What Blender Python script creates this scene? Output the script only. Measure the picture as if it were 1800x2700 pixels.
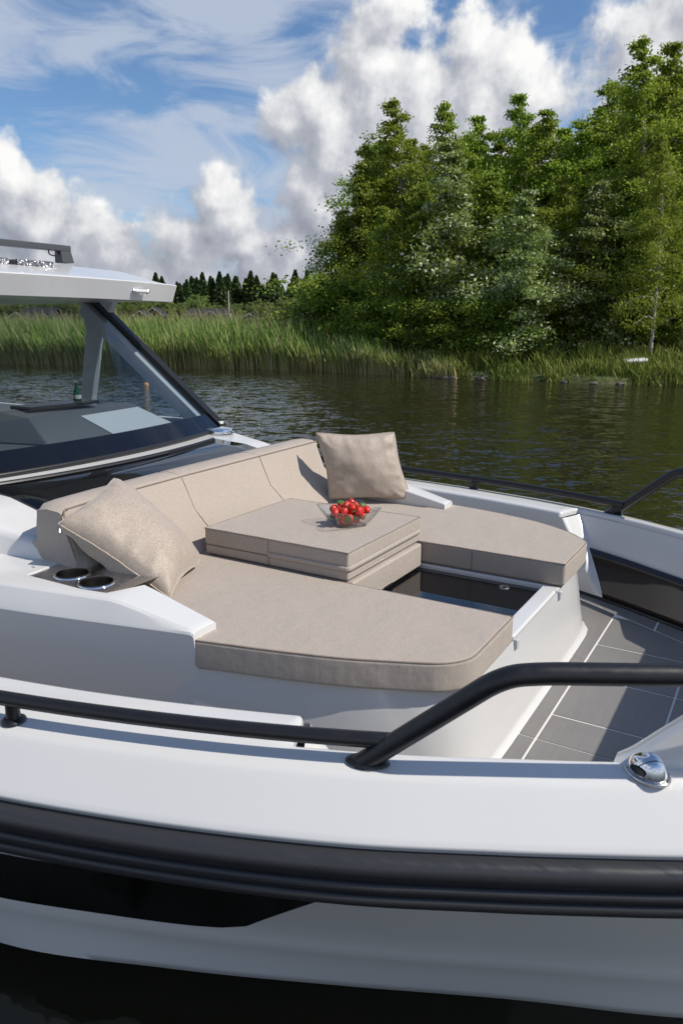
import bpy, bmesh, math, random
import numpy as np
from mathutils import Vector, Matrix, noise

for o in list(bpy.data.objects):
    bpy.data.objects.remove(o)
sc = bpy.context.scene
COL = sc.collection
R = math.radians

# ---------------------------------------------------------------- camera, sky, sun
# World axes are the boat's: +X bow, +Y port, Z up, water at z = 0, metres.
CAM = Vector((0.6935, -2.602, 2.0))
HEAD = Vector((-math.sin(R(31)), math.cos(R(31)), 0))      # where the camera looks, level
SIDE = Vector((math.cos(R(31)), math.sin(R(31)), 0))       # to the right of that
cam_d = bpy.data.cameras.new('camera')
cam = bpy.data.objects.new('camera', cam_d)
COL.objects.link(cam)
cam.location = CAM
cam.rotation_euler = (R(90 - 14.31), 0, R(31))
cam_d.sensor_fit = 'HORIZONTAL'
cam_d.sensor_width = 24
cam_d.lens = 26.133
cam_d.clip_start = 0.05
cam_d.clip_end = 5000
cam_d.dof.use_dof = True
cam_d.dof.focus_distance = 2.9
cam_d.dof.aperture_fstop = 6.3
sc.camera = cam

SUN_AZ, SUN_EL = R(12), R(48)
TO_SUN = Vector((math.cos(SUN_AZ) * math.cos(SUN_EL), math.sin(SUN_AZ) * math.cos(SUN_EL), math.sin(SUN_EL)))
sun_d = bpy.data.lights.new('sun', 'SUN')
sun_d.energy = 3.9
sun_d.angle = R(0.53)
sun_d.color = (1.0, 0.935, 0.83)
sun = bpy.data.objects.new('sun', sun_d)
COL.objects.link(sun)
sun.rotation_euler = TO_SUN.to_track_quat('Z', 'Y').to_euler()

sc.view_settings.view_transform = 'Standard'
sc.view_settings.look = 'None'
sc.view_settings.exposure = 0.25
sc.view_settings.gamma = 1.0
sc.view_settings.use_curve_mapping = False
sc.cycles.use_denoising = True
try:
    sc.cycles.denoiser = 'OPENIMAGEDENOISE'
    sc.cycles.denoising_input_passes = 'RGB_ALBEDO_NORMAL'
except Exception:
    pass
sc.cycles.max_bounces = 10
sc.cycles.transparent_max_bounces = 24
sc.cycles.transmission_bounces = 10
sc.cycles.caustics_reflective = True
sc.cycles.caustics_refractive = False
sc.cycles.blur_glossy = 0.2
sc.cycles.sample_clamp_indirect = 0.0


class NT:
    """Small wrapper for writing node trees."""
    def __init__(self, tree):
        self.t = tree
        self.t.nodes.clear()

    def n(self, kind, **kw):
        nd = self.t.nodes.new(kind)
        for k, v in kw.items():
            setattr(nd, k, v)
        return nd

    def put(self, sock, v):
        if isinstance(v, bpy.types.NodeSocket):
            self.t.links.new(v, sock)
        else:
            sock.default_value = v

    def m(self, op, a, b=None, c=None, clamp=False):
        nd = self.n('ShaderNodeMath', operation=op, use_clamp=clamp)
        for i, v in enumerate((a, b, c)):
            if v is not None:
                self.put(nd.inputs[i], v)
        return nd.outputs[0]

    def v(self, op, a, b=None, scale=None):
        nd = self.n('ShaderNodeVectorMath', operation=op)
        self.put(nd.inputs[0], a)
        if b is not None:
            self.put(nd.inputs[1], b)
        if scale is not None:
            self.put(nd.inputs['Scale'], scale)
        return nd.outputs['Value'] if op in ('LENGTH', 'DOT_PRODUCT', 'DISTANCE') else nd.outputs[0]

    def xyz(self, x, y, z):
        nd = self.n('ShaderNodeCombineXYZ')
        for i, q in enumerate((x, y, z)):
            self.put(nd.inputs[i], q)
        return nd.outputs[0]

    def sep(self, vec):
        nd = self.n('ShaderNodeSeparateXYZ')
        self.put(nd.inputs[0], vec)
        return nd.outputs

    def noise(self, vec, scale, detail=4, rough=0.55, dist=0.0, color=False, dim='3D'):
        nd = self.n('ShaderNodeTexNoise', noise_dimensions=dim)
        self.put(nd.inputs['Vector'], vec)
        self.put(nd.inputs['Scale'], scale)
        nd.inputs['Detail'].default_value = detail
        nd.inputs['Roughness'].default_value = rough
        nd.inputs['Distortion'].default_value = dist
        return nd.outputs['Color' if color else 'Fac']

    def mapr(self, v, a, b, c=0.0, d=1.0, smooth=True):
        nd = self.n('ShaderNodeMapRange', interpolation_type='SMOOTHSTEP' if smooth else 'LINEAR')
        self.put(nd.inputs[0], v)
        for i, q in enumerate((a, b, c, d)):
            self.put(nd.inputs[1 + i], q)
        return nd.outputs[0]

    def mix(self, f, a, b, kind='MIX'):
        nd = self.n('ShaderNodeMix', data_type='RGBA', blend_type=kind)
        self.put(nd.inputs[0], f)
        self.put(nd.inputs[6], a)
        self.put(nd.inputs[7], b)
        return nd.outputs[2]

    def ramp(self, f, stops):
        nd = self.n('ShaderNodeValToRGB')
        e = nd.color_ramp.elements
        while len(e) < len(stops):
            e.new(0.5)
        for k, (p, c) in enumerate(stops):
            e[k].position = p
            e[k].color = (*c, 1)
        self.put(nd.inputs[0], f)
        return nd.outputs[0]


# ---- world: clear sky with wind-drawn high cloud and cumulus heaps
world = bpy.data.worlds.new('World')
sc.world = world
world.use_nodes = True
W = NT(world.node_tree)
sky = W.n('ShaderNodeTexSky', sky_type='NISHITA', sun_disc=False, sun_elevation=SUN_EL,
          sun_rotation=math.pi / 2 - SUN_AZ, altitude=0.0, air_density=1.0, dust_density=0.35, ozone_density=2.6)
dvec = W.n('ShaderNodeTexCoord').outputs['Generated']
lat = W.v('DOT_PRODUCT', dvec, tuple(SIDE))
fwd = W.v('DOT_PRODUCT', dvec, tuple(HEAD))
upz = W.sep(dvec)[2]
az = W.m('ARCTAN2', lat, fwd)
hor = W.m('SQRT', W.m('ADD', W.m('MULTIPLY', lat, lat), W.m('MULTIPLY', fwd, fwd)))
el = W.m('ARCTAN2', upz, hor)
P0 = W.xyz(az, el, 0.0)

HEAPS = [(0.06, 0.335, .046), (0.045, 0.300, .058), (0.085, 0.268, .075), (0.163, 0.305, .048), (0.175, 0.262, .080),
         (0.228, 0.256, .055), (0.12, 0.225, .075), (0.045, 0.224, .075), (-0.013, 0.240, .062), (-0.055, 0.226, .052), (0.009, 0.187, .062),
         (-0.025, 0.140, .068), (0.03, 0.150, .07), (-0.40, 0.150, .055), (-0.375, 0.115, .068), (-0.326, 0.112, .040), (-0.300, 0.085, .055),
         (-0.364, 0.065, .075), (-0.154, 0.150, .038), (-0.142, 0.118, .050), (-0.200, 0.082, .055), (-0.115, 0.085, .050),
         (-0.057, 0.092, .060), (-0.085, 0.062, .07), (-0.24, 0.055, .06), (0.37, 0.262, .100), (0.41, 0.32, .065), (0.22, 0.16, .08), (0.33, 0.14, .09)]


def heap_field(P, warp):
    Q = W.v('ADD', P, warp)
    f = None
    for a, e, r in HEAPS:
        g = W.m('MULTIPLY_ADD', W.v('DISTANCE', Q, (a, e, 0.0)), -1.0 / r, 1.0)
        if f is None:
            f = g
        else:
            nd = W.n('ShaderNodeMath', operation='SMOOTH_MAX')
            W.put(nd.inputs[0], f)
            W.put(nd.inputs[1], g)
            nd.inputs[2].default_value = 0.25
            f = nd.outputs[0]
    # scattered heaps of the same kind all round the horizon
    rest = W.m('MULTIPLY_ADD', W.noise(Q, 5.0, 2, 0.5, dim='2D'), 5.0, -2.65)
    behind = W.mapr(W.m('ABSOLUTE', W.sep(P)[0]), 0.44, 0.60, -3.0, 0.0)
    behind = W.m('SUBTRACT', behind, W.mapr(W.sep(P)[1], 0.35, 0.80, 0.0, 2.5))      # unseen heaps kept near the horizon, set for the skylight on the boat
    f = W.m('MAXIMUM', W.m('MAXIMUM', f, W.m('ADD', rest, behind)), -1.0)
    return W.m('ADD', f, W.m('MULTIPLY_ADD', W.noise(P, 21.0, 7, 0.565, dim='2D'), 1.5, -0.75))


WARP = W.v('MULTIPLY', W.v('SUBTRACT', W.noise(P0, 14.0, 3, 0.55, color=True, dim='2D'), (0.5, 0.5, 0.5)), (.045, .045, 0.0))
F0 = heap_field(P0, WARP)
F1 = heap_field(W.v('ADD', P0, (0.024, 0.022, 0.0)), WARP)
alpha = W.mapr(F0, -0.13, 0.40)
lit = W.m('MULTIPLY_ADD', W.m('SUBTRACT', F0, F1), 0.60, 0.46)
lit = W.m('SUBTRACT', lit, W.m('MULTIPLY', W.mapr(F0, 0.3, 1.6), 0.08))
lit = W.m('ADD', lit, W.mapr(el, 0.02, 0.30, -0.16, 0.14))        # thick low cloud is greyer
heap_col = W.ramp(lit, [(0.0, (3.0, 3.2, 3.8)), (0.40, (4.6, 4.8, 5.35)), (0.70, (7.2, 7.3, 7.5)), (1.0, (9.4, 9.35, 9.25))])
# high streaks drawn out by the wind
streak = W.noise(W.v('ADD', W.v('MULTIPLY', P0, (1.0, 3.0, 1.0)), (3.1, 0.4, 0.0)), 5.0, 8, 0.60, 0.5, dim='2D')
streak2 = W.noise(W.v('MULTIPLY', P0, (1.0, 2.0, 1.0)), 2.6, 2, 0.5, dim='2D')
sa = W.mapr(W.m('ADD', streak, W.m('MULTIPLY_ADD', streak2, 0.7, -0.35)), 0.34, 0.62, 0.0, 0.80)
sa = W.m('MULTIPLY', sa, W.mapr(el, 0.36, 0.80, 1.0, 0.12))                          # streaks thinned above the view to weaken the skylight
low = W.mapr(el, 0.0, 0.11, 0.85, 0.0)
lowband = W.m('MULTIPLY', low, W.mapr(W.noise(W.v('MULTIPLY', P0, (1.0, 2.4, 1.0)), 14.0, 5, 0.6, dim='2D'), 0.30, 0.62, 0.45, 1.0))
skyc = W.v('MULTIPLY', sky.outputs[0], (.86, 1.02, 1.16))
c1 = W.mix(sa, skyc, (5.0, 5.6, 6.7, 1))
c2 = W.mix(lowband, c1, (4.6, 4.8, 5.4, 1))
c3 = W.mix(alpha, c2, heap_col)
bg = W.n('ShaderNodeBackground')
W.put(bg.inputs[0], c3)
bg.inputs[1].default_value = 0.088
W.put(W.n('ShaderNodeOutputWorld').inputs[0], bg.outputs[0])
world.cycles.sampling_method = 'MANUAL'
world.cycles.sample_map_resolution = 1024

# ---------------------------------------------------------------- helpers


def tag(o, label=None, cat=None, group=None, kind=None):
    if label: o['label'] = label
    if cat: o['category'] = cat
    if group: o['group'] = group
    if kind: o['kind'] = kind
    return o


def empty(name, loc=(0, 0, 0), rz=0.0):
    o = bpy.data.objects.new(name, None)
    COL.objects.link(o)
    o.location = loc
    o.rotation_euler = (0, 0, rz)
    o.empty_display_size = 0.1
    return o


def link(name, me, mat, parent=None, loc=None):
    o = bpy.data.objects.new(name, me)
    COL.objects.link(o)
    if mat is not None and len(me.materials) == 0:
        me.materials.append(mat)
    if parent is not None:
        o.parent = parent
    if loc is not None:
        o.location = loc
    return o


def mesh(name, verts, faces, mat, parent=None, smooth=False, loc=None):
    me = bpy.data.meshes.new(name)
    me.from_pydata([tuple(v) for v in verts], [], [tuple(f) for f in faces])
    bm = bmesh.new()
    bm.from_mesh(me)
    bmesh.ops.recalc_face_normals(bm, faces=bm.faces)
    bm.to_mesh(me)
    bm.free()
    if smooth:
        me.polygons.foreach_set('use_smooth', [True] * len(me.polygons))
    me.update()
    return link(name, me, mat, parent, loc)


def quads_mesh(name, V, Fq, mat, parent=None, smooth=False):
    """Fast path for numpy arrays of vertices and equal-sized faces."""
    me = bpy.data.meshes.new(name)
    nv, nf, k = len(V), len(Fq), Fq.shape[1]
    me.vertices.add(nv)
    me.vertices.foreach_set('co', np.asarray(V, dtype=np.float32).ravel())
    me.loops.add(nf * k)
    me.loops.foreach_set('vertex_index', np.asarray(Fq, dtype=np.int32).ravel())
    me.polygons.add(nf)
    me.polygons.foreach_set('loop_start', np.arange(0, nf * k, k, dtype=np.int32))
    me.polygons.foreach_set('use_smooth', np.full(nf, smooth))
    me.update(calc_edges=True)
    me.validate()
    return link(name, me, mat, parent)


def bev(o, w, seg=3, ang=35, wn=True):
    b = o.modifiers.new('bevel', 'BEVEL')
    b.width = w
    b.segments = seg
    b.limit_method = 'ANGLE'
    b.angle_limit = R(ang)
    b.use_clamp_overlap = True
    o.data.polygons.foreach_set('use_smooth', [True] * len(o.data.polygons))
    if wn:
        w_ = o.modifiers.new('wn', 'WEIGHTED_NORMAL')
        w_.keep_sharp = False
    return o


def prism(name, outline, z0, z1, mat, parent=None, bevel=None, seg=3, loc=None):
    n = len(outline)
    zt = z1 if callable(z1) else (lambda x, y: z1)
    zb = z0 if callable(z0) else (lambda x, y: z0)
    V = [(x, y, zb(x, y)) for x, y in outline] + [(x, y, zt(x, y)) for x, y in outline]
    F = [tuple(range(n - 1, -1, -1)), tuple(range(n, 2 * n))] + [(i, (i + 1) % n, n + (i + 1) % n, n + i) for i in range(n)]
    o = mesh(name, V, F, mat, parent, loc=loc)
    if bevel:
        bev(o, bevel, seg)
    return o


def box(name, x0, x1, y0, y1, z0, z1, mat, parent=None, bevel=None, seg=2):
    return prism(name, [(x0, y0), (x1, y0), (x1, y1), (x0, y1)], z0, z1, mat, parent, bevel, seg)


def loft(name, secs, mat, parent=None, closed_sec=False, caps=False, smooth=True):
    n = len(secs[0])
    V = [p for s in secs for p in s]
    F = []
    for i in range(len(secs) - 1):
        for j in range(n if closed_sec else n - 1):
            k = (j + 1) % n
            F.append((i * n + j, i * n + k, (i + 1) * n + k, (i + 1) * n + j))
    if caps:
        F.append(tuple(range(n - 1, -1, -1)))
        F.append(tuple((len(secs) - 1) * n + j for j in range(n)))
    return mesh(name, V, F, mat, parent, smooth)


def sharp_by_angle(o, ang=32):
    o.data.polygons.foreach_set('use_smooth', [True] * len(o.data.polygons))
    bm = bmesh.new()
    bm.from_mesh(o.data)
    for e in bm.edges:
        if len(e.link_faces) == 2 and e.calc_face_angle(0) > R(ang):
            e.smooth = False
    bm.to_mesh(o.data)
    bm.free()
    return o


def tube(name, pts, r, mat, parent=None, n=14, cap=True):
    pts = [Vector(p) for p in pts]
    rr = r if hasattr(r, '__len__') else [r] * len(pts)
    secs = []
    t0 = (pts[1] - pts[0]).normalized()
    nrm = t0.cross(Vector((0, 0, 1)))
    if nrm.length < 1e-3:
        nrm = t0.cross(Vector((1, 0, 0)))
    nrm.normalize()
    for i, p in enumerate(pts):
        a = pts[max(i - 1, 0)]
        b = pts[min(i + 1, len(pts) - 1)]
        t = (b - a).normalized()
        nrm = (nrm - t * nrm.dot(t)).normalized()
        bn = t.cross(nrm)
        secs.append([p + (nrm * math.cos(2 * math.pi * k / n) + bn * math.sin(2 * math.pi * k / n)) * rr[i] for k in range(n)])
    o = loft(name, secs, mat, parent, closed_sec=True, caps=cap)
    return sharp_by_angle(o, 50)


def lathe(name, prof, mat, parent=None, n=32, loc=None, smooth=True, ang=40):
    V, F = [], []
    m = len(prof)
    for k in range(n):
        a = 2 * math.pi * k / n
        for r, z in prof:
            V.append((r * math.cos(a), r * math.sin(a), z))
    for k in range(n):
        q = (k + 1) % n
        for j in range(m - 1):
            F.append((k * m + j, q * m + j, q * m + j + 1, k * m + j + 1))
    o = mesh(name, V, F, mat, parent, smooth, loc)
    bm = bmesh.new()
    bm.from_mesh(o.data)
    bmesh.ops.remove_doubles(bm, verts=bm.verts, dist=1e-5)
    bmesh.ops.recalc_face_normals(bm, faces=bm.faces)
    bm.to_mesh(o.data)
    bm.free()
    return sharp_by_angle(o, ang)


def smooth_path(pts, it=3):
    """Chaikin corner cutting that keeps the ends."""
    pts = [Vector(p) for p in pts]
    for _ in range(it):
        q = [pts[0]]
        for a, b in zip(pts, pts[1:]):
            q += [a * .75 + b * .25, a * .25 + b * .75]
        q.append(pts[-1])
        pts = q
    return pts


def spline(tab):
    """Smooth interpolation through a table (Catmull-Rom with uneven knots)."""
    xs = [a for a, _ in tab]
    ys = [b for _, b in tab]
    m = []
    for i in range(len(xs)):
        a, b = max(i - 1, 0), min(i + 1, len(xs) - 1)
        m.append((ys[b] - ys[a]) / (xs[b] - xs[a]))

    def f(x):
        if x <= xs[0]: return ys[0] + m[0] * (x - xs[0])
        if x >= xs[-1]: return ys[-1] + m[-1] * (x - xs[-1])
        i = max(k for k in range(len(xs)) if xs[k] <= x)
        i = min(i, len(xs) - 2)
        h = xs[i + 1] - xs[i]
        t = (x - xs[i]) / h
        return ((2 * t**3 - 3 * t**2 + 1) * ys[i] + (t**3 - 2 * t**2 + t) * h * m[i]
                + (-2 * t**3 + 3 * t**2) * ys[i + 1] + (t**3 - t**2) * h * m[i + 1])
    return f


# ---------------------------------------------------------------- materials
MATS = {}


def mat(name, base=(.5, .5, .5), rough=.5, metal=0.0, build=None, **kw):
    m_ = bpy.data.materials.new(name)
    m_.use_nodes = True
    T = NT(m_.node_tree)
    b = T.n('ShaderNodeBsdfPrincipled')
    b.inputs['Base Color'].default_value = (*base, 1)
    b.inputs['Roughness'].default_value = rough
    b.inputs['Metallic'].default_value = metal
    for k, v in kw.items():
        b.inputs[k.replace('_', ' ')].default_value = v
    out = T.n('ShaderNodeOutputMaterial')
    T.put(out.inputs[0], b.outputs[0])
    if build:
        build(T, b, out)
    MATS[name] = m_
    return m_


def bump(T, b, h, strength=.3, dist=.01):
    nd = T.n('ShaderNodeBump')
    T.put(nd.inputs['Height'], h)
    nd.inputs['Strength'].default_value = strength
    nd.inputs['Distance'].default_value = dist
    T.put(b.inputs['Normal'], nd.outputs[0])
    return nd


def obj_co(T):
    return T.n('ShaderNodeTexCoord').outputs['Object']


def gelcoat(T, b, out):
    co = obj_co(T)
    n = T.noise(co, 2.2, 5, .6)
    T.put(b.inputs['Base Color'], T.mix(n, (.605, .603, .600, 1), (.630, .626, .620, 1)))
    bump(T, b, T.noise(co, 1.7, 2, .5), .05, .02)


M_GEL = mat('gelcoat_white', (.79, .79, .79), .2, build=gelcoat, Coat_Weight=.25, Coat_Roughness=.06)


def hullcoat(T, b, out):
    co = obj_co(T)
    T.put(b.inputs['Base Color'], T.mix(T.noise(co, 1.5, 5, .6), (.80, .80, .80, 1), (.83, .83, .825, 1)))
    bump(T, b, T.noise(co, 1.2, 2, .5), .05, .02)


M_HULL = mat('hull_white', (.72, .72, .72), .18, build=hullcoat, Coat_Weight=.3, Coat_Roughness=.05)


def fabric_fn(c0, c1, thread, bumpd, slub=0.5):
    def fn(T, b, out):
        co = obj_co(T)
        ta = T.noise(T.v('MULTIPLY', co, (thread * .12, thread, thread)), 1.0, 3, .6)
        tb = T.noise(T.v('MULTIPLY', co, (thread, thread * .12, thread)), 1.0, 3, .6)
        t = T.m('MULTIPLY', T.m('ADD', ta, tb), .5)
        big = T.noise(co, 3.5, 4, .6)
        k = T.m('ADD', T.mapr(t, .36, .64), T.m('MULTIPLY_ADD', big, slub, -slub / 2), clamp=True)
        T.put(b.inputs['Base Color'], T.mix(k, (*c0, 1), (*c1, 1)))
        soft = T.noise(co, 7.0, 3, .5)
        puck = T.noise(T.v('MULTIPLY', co, (22, 22, 3)), 1.0, 2, .5)
        h = T.m('ADD', T.m('MULTIPLY', t, bumpd), T.m('MULTIPLY_ADD', soft, .016, T.m('MULTIPLY', puck, .004)))
        bump(T, b, h, .6, 1.0)
    return fn


M_FAB = mat('cushion_fabric', (.4, .32, .26), .85, build=fabric_fn((.325, .275, .232), (.430, .370, .318), 640, .0013, .16), Sheen_Weight=.12)
M_FABD = mat('cushion_fabric_underside', (.25, .2, .165), .9, build=fabric_fn((.25, .205, .165), (.36, .295, .245), 520, .0016))
M_PIPE = mat('cushion_piping', (.25, .2, .165), .8, build=fabric_fn((.19, .15, .125), (.28, .23, .19), 700, .001))
M_PIL = mat('pillow_linen', (.42, .34, .27), .55, build=fabric_fn((.265, .21, .165), (.475, .40, .33), 520, .0022, .35), Sheen_Weight=.3, Specular_IOR_Level=.6)


def rubber(T, b, out):
    co = obj_co(T)
    s = T.noise(T.v('MULTIPLY', co, (3.0, 60, 60)), 1.0, 6, .7)
    T.put(b.inputs['Base Color'], T.mix(T.mapr(s, .62, .85), (.030, .031, .034, 1), (.062, .062, .064, 1)))
    T.put(b.inputs['Roughness'], T.mapr(s, .3, .7, .26, .44))
    bump(T, b, s, .04, .002)


M_RUB = mat('rub_rail_rubber', (.02, .02, .022), .36, build=rubber)


def powder(T, b, out):
    co = obj_co(T)
    bump(T, b, T.noise(co, 900, 2, .5), .10, .001)
    T.put(b.inputs['Roughness'], T.mapr(T.noise(co, 30, 4, .6), .3, .7, .30, .42))


M_RAIL = mat('rail_black_powder', (.012, .012, .014), .36, build=powder)
M_DARK = mat('dark_trim', (.012, .012, .013), .35)
M_BLACKGLASS = mat('black_glass', (.004, .004, .005), .03, Specular_IOR_Level=.6)
M_HULLWIN = mat('hull_window_glass', (.002, .002, .0025), .04, Specular_IOR_Level=.35)


def smoked(T, b, out):
    co = obj_co(T)
    T.put(b.inputs['Base Color'], T.mix(T.noise(co, 3, 4, .6), (.022, .017, .014, 1), (.034, .027, .023, 1)))


M_SMOKE = mat('smoked_acrylic', (.03, .024, .02), .07, build=smoked, Coat_Weight=.3)
M_CHROME = mat('chrome', (.86, .86, .87), .05, 1.0)


def steel(T, b, out):
    co = obj_co(T)
    T.put(b.inputs['Roughness'], T.mapr(T.noise(T.v('MULTIPLY', co, (40, 40, 400)), 1.0, 3, .6), .3, .7, .14, .30))


M_WELL = mat('dark_steel', (.15, .135, .12), .30, 1.0, build=None)
M_STEEL = mat('brushed_steel', (.62, .60, .58), .2, 1.0, build=steel)


def decking(T, b, out):
    co = obj_co(T)
    g = T.noise(T.v('MULTIPLY', co, (70, 5, 20)), 1.0, 4, .6)
    big = T.noise(co, 2.5, 5, .65)
    spots = T.mapr(T.noise(co, 24, 3, .7), .72, .80)
    c = T.mix(g, (.170, .163, .156, 1), (.228, .219, .209, 1))
    c = T.mix(T.m('MULTIPLY', T.mapr(big, .4, .75), .35), c, (.125, .12, .114, 1))
    c = T.mix(T.m('MULTIPLY', spots, .5), c, (.11, .10, .085, 1))
    T.put(b.inputs['Base Color'], c)
    bump(T, b, g, .25, .001)


M_DECK = mat('grey_decking', (.2, .19, .18), .42, build=decking)
M_CAULK = mat('white_caulk', (.66, .645, .61), .6)
M_GREY = mat('light_grey_trim', (.48, .50, .51), .4)
M_DASH = mat('dash_anthracite', (.10, .108, .115), .6)
M_ROOFBAR = mat('roof_bar_grey', (.055, .058, .065), .45)


def leds(T, b, out):
    co = obj_co(T)
    vor = T.n('ShaderNodeTexVoronoi')
    T.put(vor.inputs['Vector'], co)
    vor.inputs['Scale'].default_value = 85
    T.put(b.inputs['Base Color'], T.mix(T.mapr(vor.outputs['Distance'], .1, .7), (.60, .60, .63, 1), (.13, .13, .14, 1)))
    bump(T, b, vor.outputs['Distance'], .8, .01)


M_LED = mat('led_lens', (.3, .3, .3), .12, .4, build=leds)


def clearglass(tint, refl=1.45, edge=(.8, .85, .83)):
    m_ = bpy.data.materials.new('clear_glass')
    m_.use_nodes = True
    T = NT(m_.node_tree)
    tr = T.n('ShaderNodeBsdfTransparent')
    gl = T.n('ShaderNodeBsdfGlossy')
    gl.inputs['Roughness'].default_value = .01
    geo = T.n('ShaderNodeNewGeometry')
    cosv = T.m('ABSOLUTE', T.v('DOT_PRODUCT', geo.outputs['Incoming'], geo.outputs['Normal']))
    f0 = ((refl - 1) / (refl + 1)) ** 2
    fac = T.m('MULTIPLY_ADD', T.m('POWER', T.m('SUBTRACT', 1.0, cosv, clamp=True), 5.0), 1 - f0, f0)
    T.put(tr.inputs[0], T.mix(T.m('POWER', T.m('SUBTRACT', 1.0, cosv, clamp=True), 3.0), (*tint, 1), (*edge, 1)))
    mx = T.n('ShaderNodeMixShader')
    T.put(mx.inputs[0], fac)
    T.put(mx.inputs[1], tr.outputs[0])
    T.put(mx.inputs[2], gl.outputs[0])
    T.put(T.n('ShaderNodeOutputMaterial').inputs[0], mx.outputs[0])
    return m_


M_WIND = clearglass((.70, .76, .80), 1.5, (.55, .62, .66))
M_BOWL = clearglass((.992, .995, .995), 1.75, (.50, .54, .55))
M_BOTTLE = mat('green_bottle_glass', (.01, .12, .06), .05, Transmission_Weight=.5)
M_BUOY = mat('orange_buoy', (.75, .33, .09), .4)


def berry(T, b, out):
    co = obj_co(T)
    vor = T.n('ShaderNodeTexVoronoi')
    T.put(vor.inputs['Vector'], co)
    vor.inputs['Scale'].default_value = 210
    seed = T.mapr(vor.outputs['Distance'], .16, .26, 1, 0)
    n = T.noise(co, 60, 3, .6)
    c = T.mix(n, (.46, .010, .012, 1), (.66, .028, .018, 1))
    T.put(b.inputs['Base Color'], T.mix(T.m('MULTIPLY', seed, .75), c, (.62, .33, .06, 1)))
    bump(T, b, T.mapr(vor.outputs['Distance'], .1, .5), .7, .0012)


M_BERRY = mat('strawberry_skin', (.5, .01, .01), .24, build=berry, Subsurface_Weight=.15, Subsurface_Scale=.004)
M_CALYX = mat('strawberry_leaf', (.07, .19, .03), .55)
for q in (M_BERRY,):
    q.node_tree.nodes['Principled BSDF'].inputs['Subsurface Radius'].default_value = (1, .1, .06)


def water_fn(T, b, out):
    co = T.n('ShaderNodeTexCoord').outputs['Object']
    # wind blows from right to left across the view: short crests lie along the line of sight's cross direction
    mp = T.n('ShaderNodeMapping')
    T.put(mp.inputs[0], co)
    mp.inputs['Rotation'].default_value = (0, 0, R(-31 + 6))
    c = mp.outputs[0]
    # slopes of the ripples, taken straight from noise so that they hold up far away
    s1 = T.noise(T.v('MULTIPLY', c, (1.0, 2.4, 1.0)), 2.0, 2, .5, .3, color=True)
    s2 = T.noise(T.v('MULTIPLY', c, (1.0, 2.0, 1.0)), 6.2, 2, .5, .2, color=True)
    s3 = T.noise(c, 17.0, 1, .5, color=True)
    half_ = (.5, .5, .5)
    sl = T.v('ADD', T.v('SCALE', T.v('SUBTRACT', s1, half_), scale=.74), T.v('SCALE', T.v('SUBTRACT', s2, half_), scale=.78))
    sl = T.v('ADD', sl, T.v('SCALE', T.v('SUBTRACT', s3, half_), scale=.22))
    gust = T.mapr(T.noise(T.v('MULTIPLY', c, (.5, 1.0, 1.0)), .16, 3, .5), .35, .65, .65, 1.2)
    calm = T.mapr(T.v('DISTANCE', co, (-.8, -1.2, 0.0)), 2.0, 5.5, .35, 1.0)      # sheltered close under the boat's side
    sl = T.v('SCALE', sl, scale=T.m('MULTIPLY', gust, calm))
    nrm = T.v('NORMALIZE', T.v('ADD', T.v('MULTIPLY', sl, (.8, 1.0, 0.0)), (0.0, 0.0, 1.0)))
    rot = T.n('ShaderNodeVectorRotate', rotation_type='Z_AXIS')
    T.put(rot.inputs['Vector'], nrm)
    rot.inputs['Angle'].default_value = R(31 - 6)
    T.put(b.inputs['Normal'], rot.outputs[0])
    T.put(b.inputs['Base Color'], T.mix(T.noise(c, .4, 2, .5), (.014, .0125, .006, 1), (.019, .0165, .007, 1)))


M_WATER = mat('lake_water', (.015, .012, .005), .05, build=water_fn, IOR=1.5)


def leaf_mat(name, dark, light, pale=None, trans=.32, rough=.45):
    m_ = bpy.data.materials.new(name)
    m_.use_nodes = True
    T = NT(m_.node_tree)
    geo = T.n('ShaderNodeNewGeometry')
    rnd = geo.outputs['Random Per Island']
    co = T.n('ShaderNodeTexCoord').outputs['Object']
    clump = T.noise(co, .9, 3, .6)
    k = T.m('ADD', T.m('MULTIPLY', rnd, .55), T.m('MULTIPLY_ADD', clump, 1.1, -.33), clamp=True)
    c = T.mix(k, (*dark, 1), (*light, 1))
    if pale:
        c = T.mix(T.mapr(rnd, .70, .74, 0, .85), c, (*pale, 1))
    info = T.n('ShaderNodeObjectInfo')
    hs = T.n('ShaderNodeHueSaturation')
    T.put(hs.inputs['Hue'], T.mapr(info.outputs['Random'], 0, 1, .485, .515, False))
    T.put(hs.inputs['Value'], T.mapr(info.outputs['Random'], 0, 1, .85, 1.15, False))
    T.put(hs.inputs['Color'], c)
    c = hs.outputs[0]
    b = T.n('ShaderNodeBsdfPrincipled')
    T.put(b.inputs['Base Color'], c)
    b.inputs['Roughness'].default_value = rough
    b.inputs['Specular IOR Level'].default_value = .35
    t = T.n('ShaderNodeBsdfTranslucent')
    T.put(t.inputs[0], T.mix(.5, c, (.16, .22, .02, 1)))
    mx = T.n('ShaderNodeMixShader')
    mx.inputs[0].default_value = trans
    T.put(mx.inputs[1], b.outputs[0])
    T.put(mx.inputs[2], t.outputs[0])
    T.put(T.n('ShaderNodeOutputMaterial').inputs[0], mx.outputs[0])
    return m_


M_BIRCH = leaf_mat('birch_leaves', (.19, .28, .036), (.50, .60, .085), trans=.50)
M_ALDER = leaf_mat('alder_leaves', (.14, .22, .036), (.40, .50, .075), trans=.48)
M_ASPEN = leaf_mat('aspen_leaves', (.17, .245, .060), (.40, .49, .12), pale=(.68, .71, .50), trans=.36)
M_SPRUCE = leaf_mat('spruce_needles', (.038, .070, .026), (.10, .15, .050), trans=.2, rough=.7)
M_FARLEAF = leaf_mat('far_birch_leaves', (.12, .17, .045), (.30, .35, .11), trans=.4)


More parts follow.
